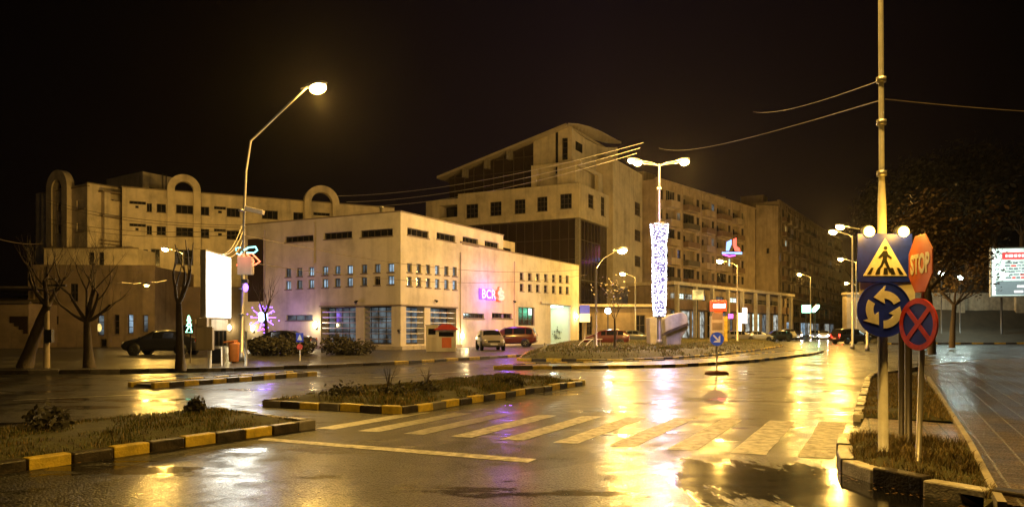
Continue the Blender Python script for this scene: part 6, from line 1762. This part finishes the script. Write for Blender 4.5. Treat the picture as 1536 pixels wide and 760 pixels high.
        pm = MB(); pm.box(-.012,.012,-.26,.26,-.055,.055); pl = pm.mesh('number_plate', m_plate)
        mm = MB(); mm.blob((0,0,0),(.07,.11,.07),0,8); mi = mm.mesh('mirror', m_signk)
        _cars[kind] = (bm, sg, ws, rwn, ty, ri, ac, hd, tl, gr, pl, mi)
    bm, sg, ws, rwn, ty, ri, ac, hd, tl, gr, pl, mi = _cars[kind]
    o = link('body', bm, t); o.material_slots[0].link = 'OBJECT'; o.material_slots[0].material = body
    s = o.modifiers.new('subdivision', 'SUBSURF'); s.levels = 1; s.render_levels = 1
    link('side_windows', sg[0], t); link('side_windows', sg[1], t); link('windscreen', ws, t); link('rear_window', rwn, t)
    ax = (-L_*.30, L_*.305)
    for x in ax:
        for sd in (1, -1):
            link('wheel_arch', ac, t, 0, Matrix.Translation((x, sd*(W-.012), .34)))
            w_ = link('wheel', ty, t, 0, Matrix.Translation((x, sd*(W-.09), .32)) @ (Matrix.Rotation(math.pi,4,'Z') if sd > 0 else I4)); link('rim', ri, w_)
    for sd in (1, -1):
        o = link('headlight', hd, t, 0, Matrix.Translation((L_*.455, sd*W*.70, .70 if kind != 'suv' else .82)) @ Matrix.Rotation(R(-25)*sd,4,'Z'))
        if head: o.material_slots[0].link = 'OBJECT'; o.material_slots[0].material = m_headon; lamp_light('headlight_beam', (L_*.5+.25, sd*W*.7, .68), 160, (1,.93,.78), .07, t)
        o = link('taillight', tl, t, 0, Matrix.Translation((-L_*.485, sd*W*.76, .84 if kind != 'suv' else .98)))
        if tail: o.material_slots[0].link = 'OBJECT'; o.material_slots[0].material = m_tailon; lamp_light('taillight_glow', (-L_*.5-.2, sd*W*.7, .8), 40, (1,.04,.02), .07, t)
        link('mirror', mi, t, 0, Matrix.Translation((st[-5][0]-.15, sd*(W+.06), 1.02)))
    link('grille', gr, t, 0, Matrix.Translation((L_*.492, 0, .62))); link('number_plate', pl, t, 0, Matrix.Translation((L_*.501, 0, .44))); link('number_plate', pl, t, 0, Matrix.Translation((-L_*.503, 0, .62)))
    return t
def road_at(px, py, z=0.): b = gp(px, py, z); return (b.x, b.y, z)
th = math.degrees(math.atan2(dr.y, dr.x))
make_car('suv', 'dark red estate car parked beside the bank wall', p_red, road_at(766,519.5,.125), R(180-8))
make_car('hatch', 'pale small car parked in front of the dark red estate', p_cream, road_at(735,524.5,.125), R(-80))
make_car('sedan', 'dark saloon parked in front of the arched offices, left of the billboard', p_blk, road_at(246,532,.125), R(180))
make_car('sedan', 'black saloon parked under the bank hedge right of the orange bin', p_blk, road_at(420,529,.125), R(178))
make_car('hatch', 'dark red hatchback parked behind the young tree right of the bank', p_red, road_at(910,519,.125), R(168))
make_car('sedan', 'dark blue-grey car parked behind the low rail left of the light column', p_blu, road_at(950,514,.125), R(5))
make_car('hatch', 'pale cream hatchback parked nearest the red box sign', p_cream, road_at(1108,513,.0), R(12), group=None)
make_car('sedan', 'pale saloon parked just right of the cream hatchback', p_sil, road_at(1134,512.3,.0), R(15))
make_car('hatch', 'dark car parked right of the pale saloon with faint lamps', p_blk, road_at(1166,511.5,.0), R(200))
make_car('suv', 'silver van-like car farther up the street left of the oncoming headlights', p_sil, road_at(1183,509.5,.0), R(-100))
make_car('hatch', 'left car of the oncoming pair with headlights on at the end of the street', p_blu, road_at(1222,508.5), R(-112), head=True)
make_car('sedan', 'right car of the oncoming pair with headlights on at the end of the street', p_sil, road_at(1236,509.5), R(-114), head=True)
make_car('sedan', 'single car with lit headlights left of the oncoming pair', p_blk, road_at(1195,509), R(-108), head=True)
make_car('hatch', 'car with red tail lights driving away at the end of the street', p_red, road_at(1256,511), R(68), tail=True)
make_car('suv', 'dark car leaving the roundabout left of the round blue sign', p_blk, road_at(1276,515.5), R(20), tail=True)
# ------------------------------------------------------------------ camera, world, light
cam = bpy.data.cameras.new('camera'); co = bpy.data.objects.new('camera', cam); COL.objects.link(co)
co.location = (0, 0, EYE); co.rotation_euler = (R(90), 0, 0)
cam.sensor_width = 36; cam.lens = F/1536*36; cam.shift_y = (HZ-380)/1536
cam.clip_end = 4000; cam.clip_start = .1
scene.camera = co
w = bpy.data.worlds.new('World'); scene.world = w; w.use_nodes = True
nt = w.node_tree; bg = nt.nodes['Background']; L = nt.links
sky = nd(nt, 'ShaderNodeTexSky', sky_type='NISHITA'); sky.sun_disc = False; sky.sun_elevation = R(-6); sky.sun_rotation = R(200)
# town glow in the low cloud, strongest near the horizon
tc = nd(nt, 'ShaderNodeTexCoord'); sx = nd(nt, 'ShaderNodeSeparateXYZ'); L.new(tc.outputs['Generated'], sx.inputs[0])
cr = nd(nt, 'ShaderNodeValToRGB'); cr.color_ramp.elements[0].position = 0; cr.color_ramp.elements[0].color = (.17,.085,.07,1)
cr.color_ramp.elements[1].position = .62; cr.color_ramp.elements[1].color = (.035,.02,.05,1)
e = cr.color_ramp.elements.new(.22); e.color = (.15,.075,.075,1)
L.new(sx.outputs['Z'], cr.inputs[0])
nz = nd(nt, 'ShaderNodeTexNoise'); nz.inputs['Scale'].default_value = 2.2; nz.inputs['Detail'].default_value = 5; L.new(tc.outputs['Generated'], nz.inputs['Vector'])
# glow is over the town centre (ahead), falls off to the sides
dx = nd(nt, 'ShaderNodeMapRange'); dx.inputs['From Min'].default_value = .42; dx.inputs['From Max'].default_value = 0; dx.inputs['To Min'].default_value = .12; dx.inputs['To Max'].default_value = 1
ab = nd(nt, 'ShaderNodeMath', operation='ABSOLUTE'); sub = nd(nt, 'ShaderNodeMath', operation='SUBTRACT'); sub.inputs[1].default_value = .10
L.new(sx.outputs['X'], sub.inputs[0]); L.new(sub.outputs[0], ab.inputs[0]); L.new(ab.outputs[0], dx.inputs['Value'])
mu = nd(nt, 'ShaderNodeMix', data_type='RGBA', blend_type='MULTIPLY'); mu.inputs[0].default_value = 1
L.new(cr.outputs[0], mu.inputs[6]); L.new(dx.outputs[0], mu.inputs[7])
mu2 = nd(nt, 'ShaderNodeMix', data_type='RGBA', blend_type='MULTIPLY'); mu2.inputs[0].default_value = .5
L.new(mu.outputs[2], mu2.inputs[6]); L.new(nz.outputs['Fac'], mu2.inputs[7])
sc = nd(nt, 'ShaderNodeMix', data_type='RGBA', blend_type='ADD'); sc.inputs[0].default_value = 1
L.new(sky.outputs[0], sc.inputs[6]); L.new(mu2.outputs[2], sc.inputs[7])
L.new(sc.outputs[2], bg.inputs['Color'])
bg.inputs['Strength'].default_value = .085
sun = bpy.data.lights.new('moon', 'SUN'); sun.energy = .01; sun.angle = R(.5); sun.color = (1, .95, .9)
so_ = bpy.data.objects.new('moon', sun); COL.objects.link(so_); so_.rotation_euler = (R(50), 0, R(-30))
scene.render.engine = 'CYCLES'
cy = scene.cycles
cy.use_denoising = True; cy.max_bounces = 5; cy.diffuse_bounces = 2; cy.glossy_bounces = 3; cy.transmission_bounces = 2
cy.sample_clamp_indirect = 4; cy.sample_clamp_direct = 0; cy.caustics_reflective = False; cy.caustics_refractive = False
cy.use_adaptive_sampling = True; cy.adaptive_threshold = .02
scene.view_settings.view_transform = 'Standard'; scene.view_settings.look = 'None'; scene.view_settings.exposure = 0; scene.view_settings.gamma = 1


# thin scattering volume, added to put a slight glow around the lamps
hz = bpy.data.materials.new('lamp_glow_haze'); hz.use_nodes = True; nt = hz.node_tree
nt.nodes.remove(nt.nodes['Principled BSDF'])
vs_ = nd(nt, 'ShaderNodeVolumeScatter'); vs_.inputs['Density'].default_value = .00007; vs_.inputs['Anisotropy'].default_value = .82; vs_.inputs['Color'].default_value = (1,.95,.9,1)
nt.links.new(vs_.outputs[0], nt.nodes['Material Output'].inputs['Volume'])
hz.cycles.homogeneous_volume = True
m = MB(); m.box(-90,130,-6,265,-.6,45); o = m.build('haze', hz); struct(o, 'stuff')
cy.volume_bounces = 0
